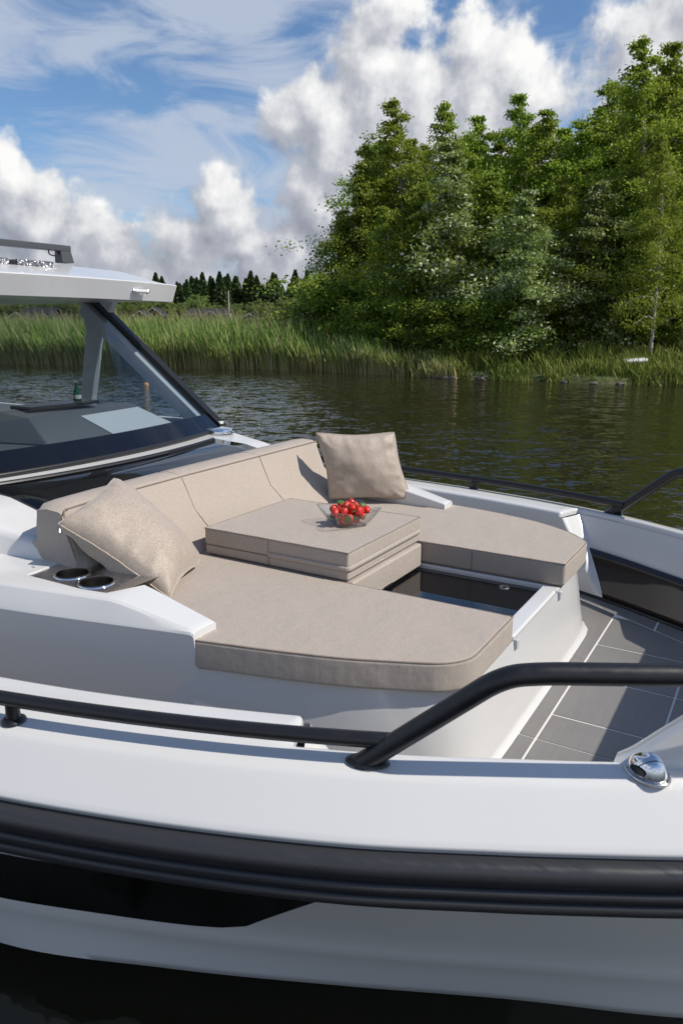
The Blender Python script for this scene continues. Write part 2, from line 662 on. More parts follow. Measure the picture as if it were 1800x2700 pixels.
def birchbark(T, b, out):
    co = obj_co(T)
    st = T.noise(T.v('MULTIPLY', co, (3, 3, 14)), 1.5, 4, .6)
    T.put(b.inputs['Base Color'], T.ramp(st, [(.38, (.05, .045, .04)), (.48, (.42, .38, .33)), (.7, (.58, .54, .48))]))


def darkbark(T, b, out):
    co = obj_co(T)
    T.put(b.inputs['Base Color'], T.ramp(T.noise(T.v('MULTIPLY', co, (5, 5, 2)), 2, 4, .6), [(.3, (.05, .042, .034)), (.7, (.16, .14, .115))]))


M_BARKB = mat('birch_bark', (.5, .46, .4), .8, build=birchbark)
M_BARKD = mat('dark_bark', (.1, .09, .07), .9, build=darkbark)


def reed_fn(T, b, out):
    co = obj_co(T)
    z = T.sep(co)[2]
    n = T.n('ShaderNodeNewGeometry').outputs['Random Per Island']
    zz = T.m('ADD', z, T.m('MULTIPLY_ADD', n, .7, -.35))
    patch = T.noise(T.v('MULTIPLY', co, (.35, .35, .05)), 1.0, 3, .6)
    c = T.ramp(T.m('DIVIDE', zz, 2.6), [(0.0, (.40, .33, .13)), (.20, (.26, .31, .075)), (.5, (.175, .32, .055)), (.80, (.20, .30, .07)), (.93, (.32, .25, .155))])
    c = T.mix(T.mapr(patch, .35, .7, 0, .5), c, (.20, .25, .075, 1))
    c = T.mix(T.m('MULTIPLY', T.mapr(n, .72, .74), .75), c, (.40, .35, .19, 1))
    T.put(b.inputs['Base Color'], c)
    b.inputs['Roughness'].default_value = .6
    b.inputs['Specular IOR Level'].default_value = .25
    t = T.n('ShaderNodeBsdfTranslucent')
    T.put(t.inputs[0], c)
    mx = T.n('ShaderNodeMixShader')
    mx.inputs[0].default_value = .28
    T.put(mx.inputs[1], b.outputs[0])
    T.put(mx.inputs[2], t.outputs[0])
    T.put(out.inputs[0], mx.outputs[0])


M_REED = mat('reed_blades', (.1, .14, .03), .6, build=reed_fn)


def grass_fn(T, b, out):
    co = obj_co(T)
    n = T.n('ShaderNodeNewGeometry').outputs['Random Per Island']
    patch = T.noise(co, .55, 4, .6)
    c = T.ramp(T.m('ADD', T.m('MULTIPLY', n, .45), T.m('MULTIPLY', patch, .6)), [(.25, (.09, .15, .026)), (.5, (.18, .235, .040)), (.75, (.28, .28, .07)), (.92, (.38, .31, .13))])
    T.put(b.inputs['Base Color'], c)
    b.inputs['Roughness'].default_value = .6
    b.inputs['Specular IOR Level'].default_value = .25
    t = T.n('ShaderNodeBsdfTranslucent')
    T.put(t.inputs[0], c)
    mx = T.n('ShaderNodeMixShader')
    mx.inputs[0].default_value = .3
    T.put(mx.inputs[1], b.outputs[0])
    T.put(mx.inputs[2], t.outputs[0])
    T.put(out.inputs[0], mx.outputs[0])


M_GRASS = mat('bank_grass', (.12, .16, .03), .6, build=grass_fn)


def soil(T, b, out):
    co = obj_co(T)
    n = T.noise(co, .8, 6, .65)
    T.put(b.inputs['Base Color'], T.ramp(n, [(.3, (.035, .045, .014)), (.55, (.065, .085, .022)), (.75, (.09, .075, .04))]))
    bump(T, b, T.noise(co, 5, 5, .6), .6, .08)


M_SOIL = mat('bank_soil', (.06, .07, .02), .9, build=soil)


def stone_fn(T, b, out):
    co = obj_co(T)
    T.put(b.inputs['Base Color'], T.ramp(T.noise(co, 6, 6, .65), [(.3, (.05, .04, .035)), (.7, (.15, .12, .105))]))
    bump(T, b, T.noise(co, 14, 5, .6), .5, .02)


M_STONE = mat('bank_stone', (.2, .18, .16), .85, build=stone_fn)
M_WALLRED = mat('far_red_wood', (.10, .030, .020), .8)
M_WALLWHITE = mat('far_white_wood', (.42, .42, .40), .8)
M_WALLDARK = mat('far_dark_wood', (.055, .045, .04), .8)
M_ROOFDARK = mat('far_dark_roof', (.022, .023, .027), .95)
M_ROOFGREY = mat('far_grey_roof', (.14, .115, .10), .95)
M_PANE = mat('far_pane', (.02, .025, .03), .1)
M_PLASTIC = mat('white_plastic', (.72, .72, .70), .4)
M_POLE = mat('pole_grey', (.42, .42, .42), .6)
M_SOLE = mat('cabin_sole', (.12, .12, .12), .7)

# ---------------------------------------------------------------- water and land
D_TAB = [(-120, 74), (-80, 60), (-40, 46), (-17.2, 38.2), (-.8, 32.2), (4.8, 27.4), (11.1, 24.4), (25, 20), (60, 12), (120, 4)]


def shore(lat):
    return float(np.interp(lat, [a for a, _ in D_TAB], [b for _, b in D_TAB]))


def spot(lat, dist, z=0.0):
    p = CAM + SIDE * lat + HEAD * dist
    return Vector((p.x, p.y, z))


water = mesh('water', [(-900, -900, 0), (900, -900, 0), (900, 900, 0), (-900, 900, 0)], [(0, 1, 2, 3)], M_WATER)
tag(water, 'dark brown lake water with small wind ripples', 'water', kind='structure')


def land_z(lat, s):
    """Ground height at lateral offset lat, s metres inland of the shoreline."""
    base = np.interp(s, [-3, -.4, 0, .25, 1.0, 3, 8, 30, 120, 400, 900], [-1.2, -.25, -.03, .16, .32, .55, .8, .9, 1.0, 2.0, 4.0])
    if lat < .5:
        base = np.interp(s, [-3, -.4, 0, .25, 1.0, 3, 8, 30, 120, 400, 900], [-.9, -.3, -.12, -.05, .05, .12, .25, .6, 1.0, 2.0, 4.0])
    return float(base)


lats = sorted(set([-420, -300, -220, -160, -120, -90, -70, -55, -45, -38] + list(np.arange(-34, 30.1, 1.0)) + [34, 40, 50, 65, 85, 120, 180, 260, 420]))
ss = [-3, -1.5, -.4, 0, .25, .6, 1.0, 1.7, 3, 5, 8, 14, 22, 34, 60, 110, 170, 260, 400, 900]
gv = []
for la in lats:
    for s_ in ss:
        p = spot(la, shore(la) + s_ + .5 * math.sin(la * 1.3) * (1 if abs(s_) < 4 else 0))
        w_ = .12 * noise.noise((p.x * .5, p.y * .5, 0)) if s_ > .2 else 0
        gv.append((p.x, p.y, land_z(la, s_) + w_))
nS = len(ss)
gf = [(i * nS + j, (i + 1) * nS + j, (i + 1) * nS + j + 1, i * nS + j + 1) for i in range(len(lats) - 1) for j in range(nS - 1)]
ground = mesh('ground', gv, gf, M_SOIL, smooth=True)
tag(ground, 'grassy lake shore and meadow behind the reeds', 'ground', kind='structure')

# ---------------------------------------------------------------- the boat
boat = tag(empty('motor_boat', (-1.0, 0, 0)), 'white open motor boat with beige sunbed on its foredeck and black rails', 'boat')


def part(o, parent=None):
    """Hang an object whose mesh is already in world coordinates under the boat (or under one of its parts)."""
    o.parent = boat if parent is None else parent
    o.matrix_parent_inverse = Matrix.Translation(-boat.location) if parent is None else Matrix.Identity(4)
    return o


half = spline([(-6, 1.80), (-4, 1.80), (-3, 1.79), (-2, 1.755), (-1.4, 1.68), (-.9, 1.584), (-.4, 1.445), (0, 1.297), (.3, 1.147), (.47, 1.055), (.65, .955), (.8, .865), (1.2, .57), (1.6, .25), (1.82, .06)])
chine = spline([(-6, 1.62), (-3, 1.62), (-2, 1.60), (-1.21, 1.506), (-.684, 1.304), (-.215, 1.091), (.225, .880), (.655, .690), (1.1, .44), (1.5, .16), (1.66, .02)])
sheer = spline([(-6, .99), (-2, 1.01), (-.9, 1.028), (0, 1.046), (.6, 1.047), (1.2, 1.055), (1.8, 1.08)])
FLOOR = .65
BOW = 1.82
xs = list(np.concatenate([np.linspace(-6, -1.6, 18), np.linspace(-1.5, -.32, 36), np.linspace(-.30, .12, 64), np.linspace(.145, 1.2, 36), np.linspace(1.23, BOW, 18)]))


def inset(x, z):
    """How far inside the rail line the inner face of the bulwark lies at height z (a wide ledge ends near the bow)."""
    sh = x - .62 * max(0.0, sheer(x) - z)
    t = min(1.0, max(0.0, (sh + .27) / .075))
    t = t * t * (3 - 2 * t)
    k = (sheer(x) - z) / (sheer(0) - FLOOR)
    wall = .05 + .15 * k
    block = .20 + .02 * k
    return max(.02, block * (1 - t) + wall * t)


def bound(x, y):
    return max(.004, y)


deck_prof = [(.040, -.0105), (.048, -.0145), (.055, -.020), (.075, -.0385), (.105, -.0665), (.138, -.098), (.148, -.108), (.150, -.114), (.146, -.120), (.139, -.128), (.137, -.145)]
for s in (-1, 1):
    secs = []
    for x in xs:
        w, z0 = half(x), sheer(x)
        it = inset(x, z0)
        sec = [(x, s * bound(x, w - it - .003), z0 - .028), (x, s * bound(x, w - it), z0 - .012), (x, s * bound(x, w - it + .006), z0 - .004), (x, s * bound(x, w - it + .016), z0)]
        sec += [(x, s * bound(x, w - .02), z0 - .002), (x, s * bound(x, w + .03), z0 - .008)]
        sec += [(x, s * bound(x, w + d), z0 + dz) for d, dz in deck_prof]
        secs.append(sec)
    o = loft('side_deck', secs, M_GEL)
    sharp_by_angle(o, 60)
    o['label'] = 'white starboard side deck with sloping shoulder' if s < 0 else 'white port side deck with sloping shoulder'
    part(o)
    # inner face of the bulwark
    secs = []
    for x in [q for q in xs if q < 1.3]:
        z0 = sheer(x)
        zz = [z0 - .026 - (z0 - .026 - FLOOR + .02) * k / 12 for k in range(13)]
        sx_ = [(x + .62 * (z0 - z), z) for z in zz]          # grid lines lean with the slanted end of the ledge
        secs.append([(q, s * bound(q, half(q) - inset(q, z) - .002), z) for q, z in sx_])
    o = loft('bulwark_liner', secs, M_GEL)
    sharp_by_angle(o, 40)
    part(o)
    # rubbing strake: one big roll and two small ribs
    rp = [(.130, -.130), (.152, -.1285), (.168, -.1310), (.178, -.1365), (.184, -.145), (.186, -.157), (.184, -.169), (.178, -.178), (.170, -.1825), (.160, -.184), (.158, -.188),
          (.171, -.1895), (.177, -.1935), (.179, -.201), (.178, -.2105), (.173, -.2155), (.160, -.217), (.158, -.221), (.169, -.2225), (.174, -.2265), (.176, -.235), (.174, -.246), (.166, -.2535), (.150, -.256), (.128, -.256)]
    secs = [[(x, s * bound(x, half(x) + d), sheer(x) + dz) for d, dz in rp] for x in xs]
    o = loft('rub_rail', secs, M_RUB)
    part(o)


def hull_pt(x, t):
    """Topside point: t = 0 under the rubbing strake, t = 1 on the chine."""
    y0, z0 = half(x) + .148, sheer(x) - .25
    y1, z1 = chine(x), .12
    b = .020 * math.sin(math.pi * t)                 # slight hollow in the flare
    k = .005 * max(0.0, 1 - abs(t - .62) / .12)      # soft knuckle
    return bound(x, y0 + (y1 - y0) * t - b + k), z0 + (z1 - z0) * t


TS = [0, .05, .12, .2, .3, .4, .5, .56, .62, .66, .72, .8, .88, .94, 1.0]
secs = []
for x in xs:
    st = [(x, -hull_pt(x, t)[0], hull_pt(x, t)[1]) for t in TS]
    y1, z1 = hull_pt(x, 1.0)
    keel = [(x, -bound(x, y1 - .015), z1 - .012), (x, -bound(x, y1 - .055), z1 - .02), (x, -bound(x, y1 * .5), -.22), (x, 0, -.50)]
    prt = [(a, -b, c) for a, b, c in reversed(st + keel[:-1])]
    secs.append(st + keel + prt)
o = loft('hull', secs, M_HULL, caps=True)
sharp_by_angle(o, 28)
part(o)

# dark window let into each topside
for s in (-1, 1):
    secs = []
    for x in np.linspace(-4.5, -.03, 60):
        tt = float(np.interp(x, [-4.5, -.83, -.35, -.05], [.13, .09, .035, .004]))
        bt = float(np.interp(x, [-4.5, -1.05, -.5, -.36, -.03], [.56, .54, .51, .475, .008]))
        sec = []
        for k in range(7):
            t = tt + (max(bt, tt + .003) - tt) * k / 6
            y, z = hull_pt(x, t)
            sec.append((x, s * (y + .004), z))
        secs.append(sec)
    part(loft('hull_window', secs, M_HULLWIN))

# floor of the bow cockpit: sheet underneath, then separate panels with pale seams between
fv = []
for x in xs:
    if x > 1.5: continue
    fv.append((x, half(x) - .06))
outline = [(x, -y) for x, y in fv] + [(x, y) for x, y in reversed(fv)]
o = prism('cockpit_sole', outline, FLOOR - .06, FLOOR - .006, M_DECK)
part(o)
o = prism('seam_filler', [(-.2, -1.2), (.82, -.9), (.82, .9), (-.2, 1.2)], FLOOR - .0055, FLOOR - .0025, M_CAULK)
part(o)


def clip_half(poly, fn):
    out = []
    for i in range(len(poly)):
        a, b = poly[i], poly[(i + 1) % len(poly)]
        fa, fb = fn(a), fn(b)
        if fa >= 0: out.append(a)
        if (fa >= 0) != (fb >= 0):
            t = fa / (fa - fb)
            out.append((a[0] + (b[0] - a[0]) * t, a[1] + (b[1] - a[1]) * t))
    return out


def floor_edge(x):
    return half(x) - .215


SEAM = .0042
xcuts = [-.20, .105, .465, .80]
ycuts = [-1.3, -.875, -.520, -.172, .180, .520, .875, 1.3]
hatch = (-.36, .335)


def add_panel(poly, nm='floor_panel'):
    if len(poly) < 3: return
    ar = sum(poly[i][0] * poly[(i + 1) % len(poly)][1] - poly[(i + 1) % len(poly)][0] * poly[i][1] for i in range(len(poly))) / 2
    if abs(ar) < .0012: return
    if ar < 0: poly = poly[::-1]
    o = prism(nm, poly, FLOOR - .013, FLOOR, M_DECK, bevel=.0015, seg=1)
    part(o)


side_line = lambda p, s: floor_edge(p[0]) - s * p[1]
for i in range(len(xcuts) - 1):
    ycs = [-1.3, -.36, .335, 1.3] if i == 0 else sorted(ycuts + [-.36])
    for j in range(len(ycs) - 1):
        x0, x1 = xcuts[i] + SEAM, xcuts[i + 1] - SEAM
        g0 = .0025 if ycs[j] in (-.36, .335) else SEAM
        g1 = .0025 if ycs[j + 1] in (-.36, .335) else SEAM
        poly = [(x0, ycs[j] + g0), (x1, ycs[j] + g0), (x1, ycs[j + 1] - g1), (x0, ycs[j + 1] - g1)]
        # border strip along the bulwark, following its line, then the panels inside it
        for s in (-1, 1):
            ln = lambda p, s=s: (half(0) - .315 - .60 * p[0]) - s * p[1]
            poly = clip_half(poly, lambda p, ln=ln: ln(p) - SEAM)
            if len(poly) < 3: break
        if len(poly) >= 3:
            # cut corner where the athwart seam meets the border seam
            add_panel(poly)
for s in (-1, 1):
    xa, xb = -.30, .80
    lin = lambda x: half(0) - .315 - .60 * x
    for x0, x1 in ((xa, .29), (.30, xb)):
        pts = [(x0, s * (lin(x0) + SEAM)), (x1, s * (lin(x1) + SEAM)), (x1, s * (floor_edge(x1) + .02)), ((x0 + x1) / 2, s * (floor_edge((x0 + x1) / 2) + .02)), (x0, s * (floor_edge(x0) + .02))]
        add_panel(pts)

# smoked panels low on the bulwark
for s in (-1, 1):
    secs = []
    for x in np.linspace(-.20, .78, 36):
        sec = []
        for k in range(7):
            z = FLOOR + .004 + (.215 - .03 * (x + .02)) * k / 6
            sec.append((x, s * (half(x) - inset(x + .5, z) - .010), z))
        secs.append(sec)
    o = loft('side_locker_panel', secs, M_SMOKE)
    sm = o.modifiers.new('solid', 'SOLIDIFY')
    sm.thickness = .003
    part(o)
    o['label'] = 'smoked brown acrylic panel low on the bulwark'
    d = tube('panel_edge', [(x, s * (half(x) - inset(x + .5, FLOOR) - .022), FLOOR + .006) for x in np.linspace(-.12, .78, 20)], .008, M_DARK, n=8)
    part(d, o)

# sunbed base
def sunbed_outline(grow=0.0, front=-.015):
    """Plan of the sunbed from its front edge back to the seat back, starboard side first."""
    near = [(front, -.30), (front, -.60), (front - .012, -.665), (front - .045, -.722), (front - .11, -.775), (-.336, -.875), (-.58, -.950), (-.80, -1.000), (-1.70, -1.06)]
    return near


def sb_ring(z):
    k = (.95 - z) / .30
    f = -.015 + .045 * k
    pts = []
    core = [(f, 0), (f, -.42), (f - .002, -.54), (f - .012, -.62), (f - .035, -.69), (f - .075, -.745), (f - .14, -.79), (-.336, -.866), (-.58, -.940), (-.805, -1.004), (-.9, -1.01), (-1.2, -1.03), (-1.75, -1.08)]
    for x, y in core:
        pts.append((x, y * (1 + .0 * k) - (.025 * k if y < -.3 else 0)))
    ring = [(x, y, z) for x, y in pts]
    return list(reversed(ring)) + [(x, -y, z) for x, y, _ in ring[1:]]


levels = [.948, .935, .85, .75, .69, .672, .66]
secs = []
for z in levels:
    secs.append(sb_ring(z))
foot = []
for dz, grow in ((.655, .012), (.648, .022)):
    r = sb_ring(.66)
    foot.append([(x + (grow if abs(y) < .7 else grow * .5), y + (grow * (1 if y > 0 else -1) if abs(y) > .5 else 0), dz) for x, y, _ in r])
secs += foot
o = loft('sunbed_base', secs, M_GEL)
sharp_by_angle(o, 70)
part(o)
base = o
top = sb_ring(.948)
# top rim round the recess for the glass table
ft = .95
rim = [(-.015, -.32), (-.015, .32), (-.088, .315), (-.088, -.315)]
part(prism('front_rim', [(-.018, -.26), (-.018, .26), (-.086, .30), (-.086, -.30)], .90, .956, M_GEL, bevel=.010), base)
for s in (-1, 1):
    part(prism('seat_shelf', [(x, s * abs(y)) for x, y in [(-.02, .27), (-.02, .60), (-.09, .73), (-.336, .845), (-.80, .965), (-1.75, 1.06), (-1.75, .316), (-.088, .316)]], .90, .947, M_GEL, bevel=.006), base)
    part(prism('drain_notch', [(-.02, s * .262), (-.0, s * .262), (-.0, s * .285), (-.02, s * .285)], .915, .950, M_GREY, bevel=.004), base)
tbl = part(box('glass_table', -.70, -.0885, -.312, .312, .915, .930, M_BLACKGLASS, bevel=.003))
lk = lathe('table_lock', [(0, .0015), (.012, .0015), (.0125, .0035), (.021, .004), (.023, .0025), (.023, 0)], M_STEEL, loc=None, n=24)
lk.data.transform(Matrix.Translation((-.23, .25, .930)))
part(lk, tbl)
lk2 = lathe('lock_slot', [(0, .0035), (.008, .0035), (.0085, .001)], M_DARK, n=12)
lk2.data.transform(Matrix.Translation((-.23, .25, .930)))
part(lk2, tbl)
pin = lathe('drain_plug', [(0, .006), (.006, .005), (.007, 0)], M_DARK, n=12)
pin.data.transform(Matrix.Translation((.002, -.16, .80)) @ Matrix.Rotation(R(90), 4, 'Y'))
part(pin, base)

# armrests with cup holders
def arm_top(x):
    return float(np.interp(x, [-3, -1.09, -.79], [1.145, 1.14, 1.078]))


for s in (-1, 1):
    secs = []
    axs = [-6.0, -4, -3, -2.4, -2.0, -1.75, -1.55, -1.53, -1.35, -1.25, -1.15, -1.12, -1.10, -1.06, -1.0, -.9, -.82, -.80]
    for x in axs:
        yo = float(np.interp(x, [-6, -2.4, -1.53, -1.03, -.80], [1.24, 1.24, 1.152, 1.052, 1.020]))
        if s < 0:
            yi = float(np.interp(x, [-6, -1.55, -1.53, -1.25, -1.15, -1.10, -.80], [.80, .80, 1.045, 1.042, 1.025, .905, .915]))
        else:
            yi = .918
        yl = max(yo + .004, float(np.interp(x, [-6, -2.4, -1.49, -1.157, -.80], [1.28, 1.28, 1.191, 1.111, 1.024])))   # lower edge of the chamfer
        z = arm_top(x)
        sec = [(x, s * yi, .94), (x, s * yi, z - .006), (x, s * (yi + .002), z - .002), (x, s * (yi + .006), z), (x, s * (yo - .026), z), (x, s * (yo - .012), z - .002), (x, s * (yo - .002), min(z - .008, 1.135)),
               (x, s * (yl - .003), 1.076), (x, s * yl, 1.068), (x, s * (yl - .003), 1.056), (x, s * (yl - .022), .90), (x, s * (yl - .045), .66)]
        secs.append(sec)
    last = secs[-1]
    secs.append([(-.790, p[1] * .996, p[2] - .006) for p in last])      # rounded nose
    o = loft('armrest', secs, M_GEL, caps=True)
    sharp_by_angle(o, 22)
    part(o)
    o['label'] = 'white moulded armrest beside the cup holders' if s < 0 else 'white moulded armrest behind the upright pillow'

# steel tray with two drink wells
CUPS = [(-1.405, -.955), (-1.262, -.972)]
bm = bmesh.new()
loops = [[(-1.53, -.80), (-1.535, -1.03), (-1.51, -1.047), (-1.25, -1.044), (-1.16, -1.028), (-1.125, -.95), (-1.125, -.80)]]
loops += [[(cx + .056 * math.cos(a_), cy + .056 * math.sin(a_)) for a_ in np.linspace(0, 2 * math.pi, 41)[:-1]] for cx, cy in CUPS]
eds = []
for lp in loops:
    vs = [bm.verts.new((x, y, 1.1365)) for x, y in lp]
    eds += [bm.edges.new((vs[i], vs[(i + 1) % len(vs)])) for i in range(len(vs))]
bmesh.ops.triangle_fill(bm, edges=eds, use_beauty=True)
me = bpy.data.meshes.new('cup_tray')
bm.to_mesh(me)
bm.free()
tray = part(link('cup_tray', me, M_STEEL))
for cx, cy in CUPS:
    c = lathe('cup_well', [(0, -.080), (.046, -.080), (.050, -.074), (.0535, -.004), (.055, .006), (.0545, .004)], M_WELL, n=48)
    c.data.transform(Matrix.Translation((cx, cy, 1.137)))
    part(c, tray)
    rg_ = lathe('cup_rim', [(.0535, -.004), (.0545, .002), (.0565, .0035), (.0600, .0035), (.0625, .0015), (.0630, -.001)], M_CHROME, n=48)
    rg_.data.transform(Matrix.Translation((cx, cy, 1.137)))
    part(rg_, tray)

# raised foredeck in front of the windscreen
def cz(x):
    return float(np.interp(x, [-2.7, -2.5, -2.05, -1.62], [1.315, 1.315, 1.29, 1.20]))


secs = []
for x in (-2.75, -2.5, -2.3, -2.15, -2.05, -1.95, -1.85, -1.75, -1.66, -1.62):
    yo = float(np.interp(x, [-2.75, -2.46, -1.96, -1.85, -1.62], [1.24, 1.20, 1.06, .935, .885])) if x > -2.0 else float(np.interp(x, [-2.75, -2.46, -1.96], [1.24, 1.20, 1.02]))
    z = cz(x)
    hs_ = [(yo + .02, 1.13), (yo + .012, z - .03), (yo + .004, z - .012), (yo - .012, z - .002), (yo - .03, z)]
    sec = [(x, -y, zz) for y, zz in hs_] + [(x, 0, z + .004)] + [(x, y, zz) for y, zz in reversed(hs_)]
    secs.append(sec)
secs.append([(-1.605, p[1], min(p[2], 1.13)) for p in secs[-1]])
o = loft('coachroof', secs, M_GEL)
sharp_by_angle(o, 45)
part(o)
coach = o


def ws_x(y, z):
    """Windscreen surface: raked back, bowed forward in the middle."""
    t = (z - 1.325) / (2.14 - 1.325)
    return -2.335 - .19 * (y / 1.2) ** 2 - t * 1.02


# dark skylight in the coachroof, with frame and hinge strip
nn = 14
V, F = [], []
for i in range(nn + 1):
    y = -.72 + 1.58 * i / nn
    xa = -1.80 - .02 * (y / .9) ** 2
    xb = ws_x(y, 1.325) + .150
    for k in range(7):
        x = xa + (xb - xa) * k / 6
        V.append((x, y, cz(x) + .011))
for i in range(nn):
    for k in range(6):
        F.append((i * 7 + k, (i + 1) * 7 + k, (i + 1) * 7 + k + 1, i * 7 + k + 1))
o = mesh('foredeck_skylight', V, F, M_BLACKGLASS, smooth=True)
sm = o.modifiers.new('solid', 'SOLIDIFY')
sm.thickness = .008
part(o)
part(tube('skylight_gasket', [(ws_x(y, 1.325) + .146, y, cz(ws_x(y, 1.325) + .146) + .010) for y in np.linspace(-1.0, .84, 20)], .011, M_DARK, n=8), o)
part(tube('skylight_hinge', [(ws_x(y, 1.325) + .165, y, cz(ws_x(y, 1.325) + .165) + .013) for y in np.linspace(-.75, .35, 24)], .005, M_RUB, n=6), o)

# windscreen
secs, frit = [], []
ys = np.linspace(-1.2, 1.2, 33)
for y in ys:
    f = 1 - .08 * 1
    secs.append([(ws_x(y, 1.325 + .815 * k / 8), y * (1 - .07 * k / 8), 1.325 + .815 * k / 8) for k in range(9)])
    frit.append([(ws_x(y, 1.325 + .085 * k / 3) + .006, y * (1 - .008 * k / 3), 1.325 + .085 * k / 3 + .004) for k in range(4)])
ws = part(loft('windscreen', secs, M_WIND))
fr = loft('windscreen_border', frit, M_BLACKGLASS)
part(fr, ws)
part(tube('windscreen_seal', [(ws_x(y, 1.325) + .014, y, 1.322) for y in ys], .013, M_DARK, n=8), ws)
for s in (-1, 1):
    # pillar: dark outer edge over a pale inner face
    pts0 = Vector((ws_x(1.2, 1.325), s * 1.20, 1.325))
    pts1 = Vector((ws_x(1.2, 2.16) , s * 1.115, 2.16))
    d = (pts1 - pts0).normalized()
    out = Vector((0, s, 0))
    up = d.cross(out).normalized()
    if up.z < 0: up = -up
    def bar(name, a0, a1, b0, b1, m_, p0=pts0, p1=pts1):
        V = []
        for p in (p0, p1):
            for a, b in ((a0, b0), (a1, b0), (a1, b1), (a0, b1)):
                V.append(p + out * a + up * b)
        return bev(mesh(name, V, [(0, 1, 2, 3), (7, 6, 5, 4), (0, 4, 5, 1), (1, 5, 6, 2), (2, 6, 7, 3), (3, 7, 4, 0)], m_), .004, 2)
    part(bar('pillar_outer_edge', -.012, .045, -.030, .022, M_DARK), None)
    part(bar('windscreen_pillar', -.055, .012, -.125, -.031, M_GREY), None)
    # pillar at the back of the side window
    V = []
    for x0, x1, z in ((-3.80, -3.68, 1.25), (-3.78, -3.66, 1.45), (-3.66, -3.52, 1.95), (-3.70, -3.36, 2.14)):
        V += [(x0, s * 1.12, z), (x1, s * 1.12, z), (x1, s * 1.17, z), (x0, s * 1.17, z)]
    F = [(3, 2, 1, 0), (12, 13, 14, 15)]
    for i in range(3):
        for j in range(4):
            F.append((i * 4 + j, i * 4 + (j + 1) % 4, i * 4 + 4 + (j + 1) % 4, i * 4 + 4 + j))
    part(bev(mesh('cabin_pillar', V, F, M_GREY), .008, 2))
    V = [(-2.56, s * 1.20, 1.37), (-3.69, s * 1.175, 1.37), (-3.55, s * 1.13, 2.10), (-3.48, s * 1.13, 2.10)]
    part(mesh('side_window', V, [(0, 1, 2, 3)], M_WIND))
    part(box('cabin_side', -6.0, -2.52, s * 1.21 - .02, s * 1.21 + .02, 1.10, 1.365, M_GEL, bevel=.006))

# helm inside: flat dash, console hump with pale panel
dash = part(prism('dashboard', [(-3.15, -1.17), (-3.15, 1.17)] + [(ws_x(y, 1.325) - .03, y) for y in np.linspace(1.17, -1.17, 15)], 1.30, 1.345, M_DASH, bevel=.004))
V = [(-2.74, .02, 1.345), (-2.62, .40, 1.345), (-2.72, 1.02, 1.345), (-3.10, 1.08, 1.345), (-3.10, -.08, 1.345),
     (-2.93, .05, 1.49), (-2.84, .30, 1.475), (-2.92, .86, 1.475), (-3.10, .92, 1.49), (-3.10, -.02, 1.52)]
hump = mesh('helm_console', V, [(4, 3, 2, 1, 0), (5, 6, 7, 8, 9), (0, 1, 6, 5), (1, 2, 7, 6), (2, 3, 8, 7), (3, 4, 9, 8), (4, 0, 5, 9)], M_DASH)
bev(hump, .012, 2)
part(hump)
a, b, c, d = [Vector(V[k]) for k in (1, 2, 7, 6)]
nrm = (b - a).cross(d - a).normalized()
if nrm.x < 0: nrm = -nrm
ctr = (a + b + c + d) / 4
part(mesh('console_panel', [ctr + (q - ctr) * .93 + nrm * .004 for q in (a, b, c, d)], [(0, 1, 2, 3)], M_GREY), hump)
part(box('console_visor', -3.16, -2.98, .10, .60, 1.515, 1.535, M_DARK, bevel=.005), hump)
part(box('seat_top', -3.3, -3.0, -.75, -.25, 1.30, 1.42, M_GREY, bevel=.03))

# hardtop
def ht_x(y): return -2.625 - .22 * (abs(y) / 1.2) ** 2


secs = []
for y in np.linspace(-1.2, 1.2, 37):
    e = abs(y)
    crown = float(np.interp(e, [0, .99, 1.12, 1.2], [1, 1, .35, 0]))
    f = ht_x(y)
    secs.append([(-6.0, y, 2.135), (f - .055, y, 2.135), (f - .050, y, 2.131), (f - .003, y, 2.232), (f - .010, y, 2.238), (f - .30, y, 2.238 + .072 * crown), (f - .33, y, 2.238 + .078 * crown),
                 (f - .75, y, 2.238 + .125 * crown), (-6.0, y, 2.238 + .16 * crown)])
o = loft('hardtop', secs, M_GEL, closed_sec=True, caps=True)
sharp_by_angle(o, 24)
part(o)
hard = o
for y0, y1 in ((-.50, -.03), (.02, .245)):
    lb = box('roof_light', -2.905, -2.845, y0, y1, 2.285, 2.322, M_LED, bevel=.004)
    part(lb, hard)
    part(box('light_housing', -2.93, -2.838, y0 - .014, y1 + .014, 2.270, 2.2885, M_GEL, bevel=.003), hard)
    part(box('light_bar_foot', -2.92, -2.832, y0 - .004, y1 + .004, 2.2745, 2.284, M_STEEL, bevel=.003), hard)
part(box('roof_light_socket', -2.90, -2.85, -.03, .02, 2.284, 2.316, M_DARK, bevel=.004), hard)
# roof rack bar with a forward foot and a small loop
bar_pts = [(-3.20, -1.0), (-3.20, .645)]
rb = part(box('roof_bar', -3.235, -3.175, -1.0, .645, 2.418, 2.452, M_ROOFBAR, bevel=.004))
for yy in (.60, -.96):
    V = [(-3.235, yy - .03, 2.418), (-3.175, yy - .03, 2.418), (-3.175, yy + .044, 2.418), (-3.235, yy + .044, 2.418),
         (-3.24, yy - .03, 2.352), (-3.17, yy - .03, 2.352), (-3.17, yy + .058, 2.352), (-3.24, yy + .058, 2.352)]
    part(bev(mesh('bar_foot', V, [(0, 1, 2, 3), (7, 6, 5, 4), (0, 4, 5, 1), (1, 5, 6, 2), (2, 6, 7, 3), (3, 7, 4, 0)], M_ROOFBAR), .003, 2), rb)
part(tube('tie_loop', smooth_path([(-3.2, .565, 2.42), (-3.2, .565, 2.388), (-3.2, .50, 2.390), (-3.2, .50, 2.42)], 2), .004, M_DARK, n=8), rb)
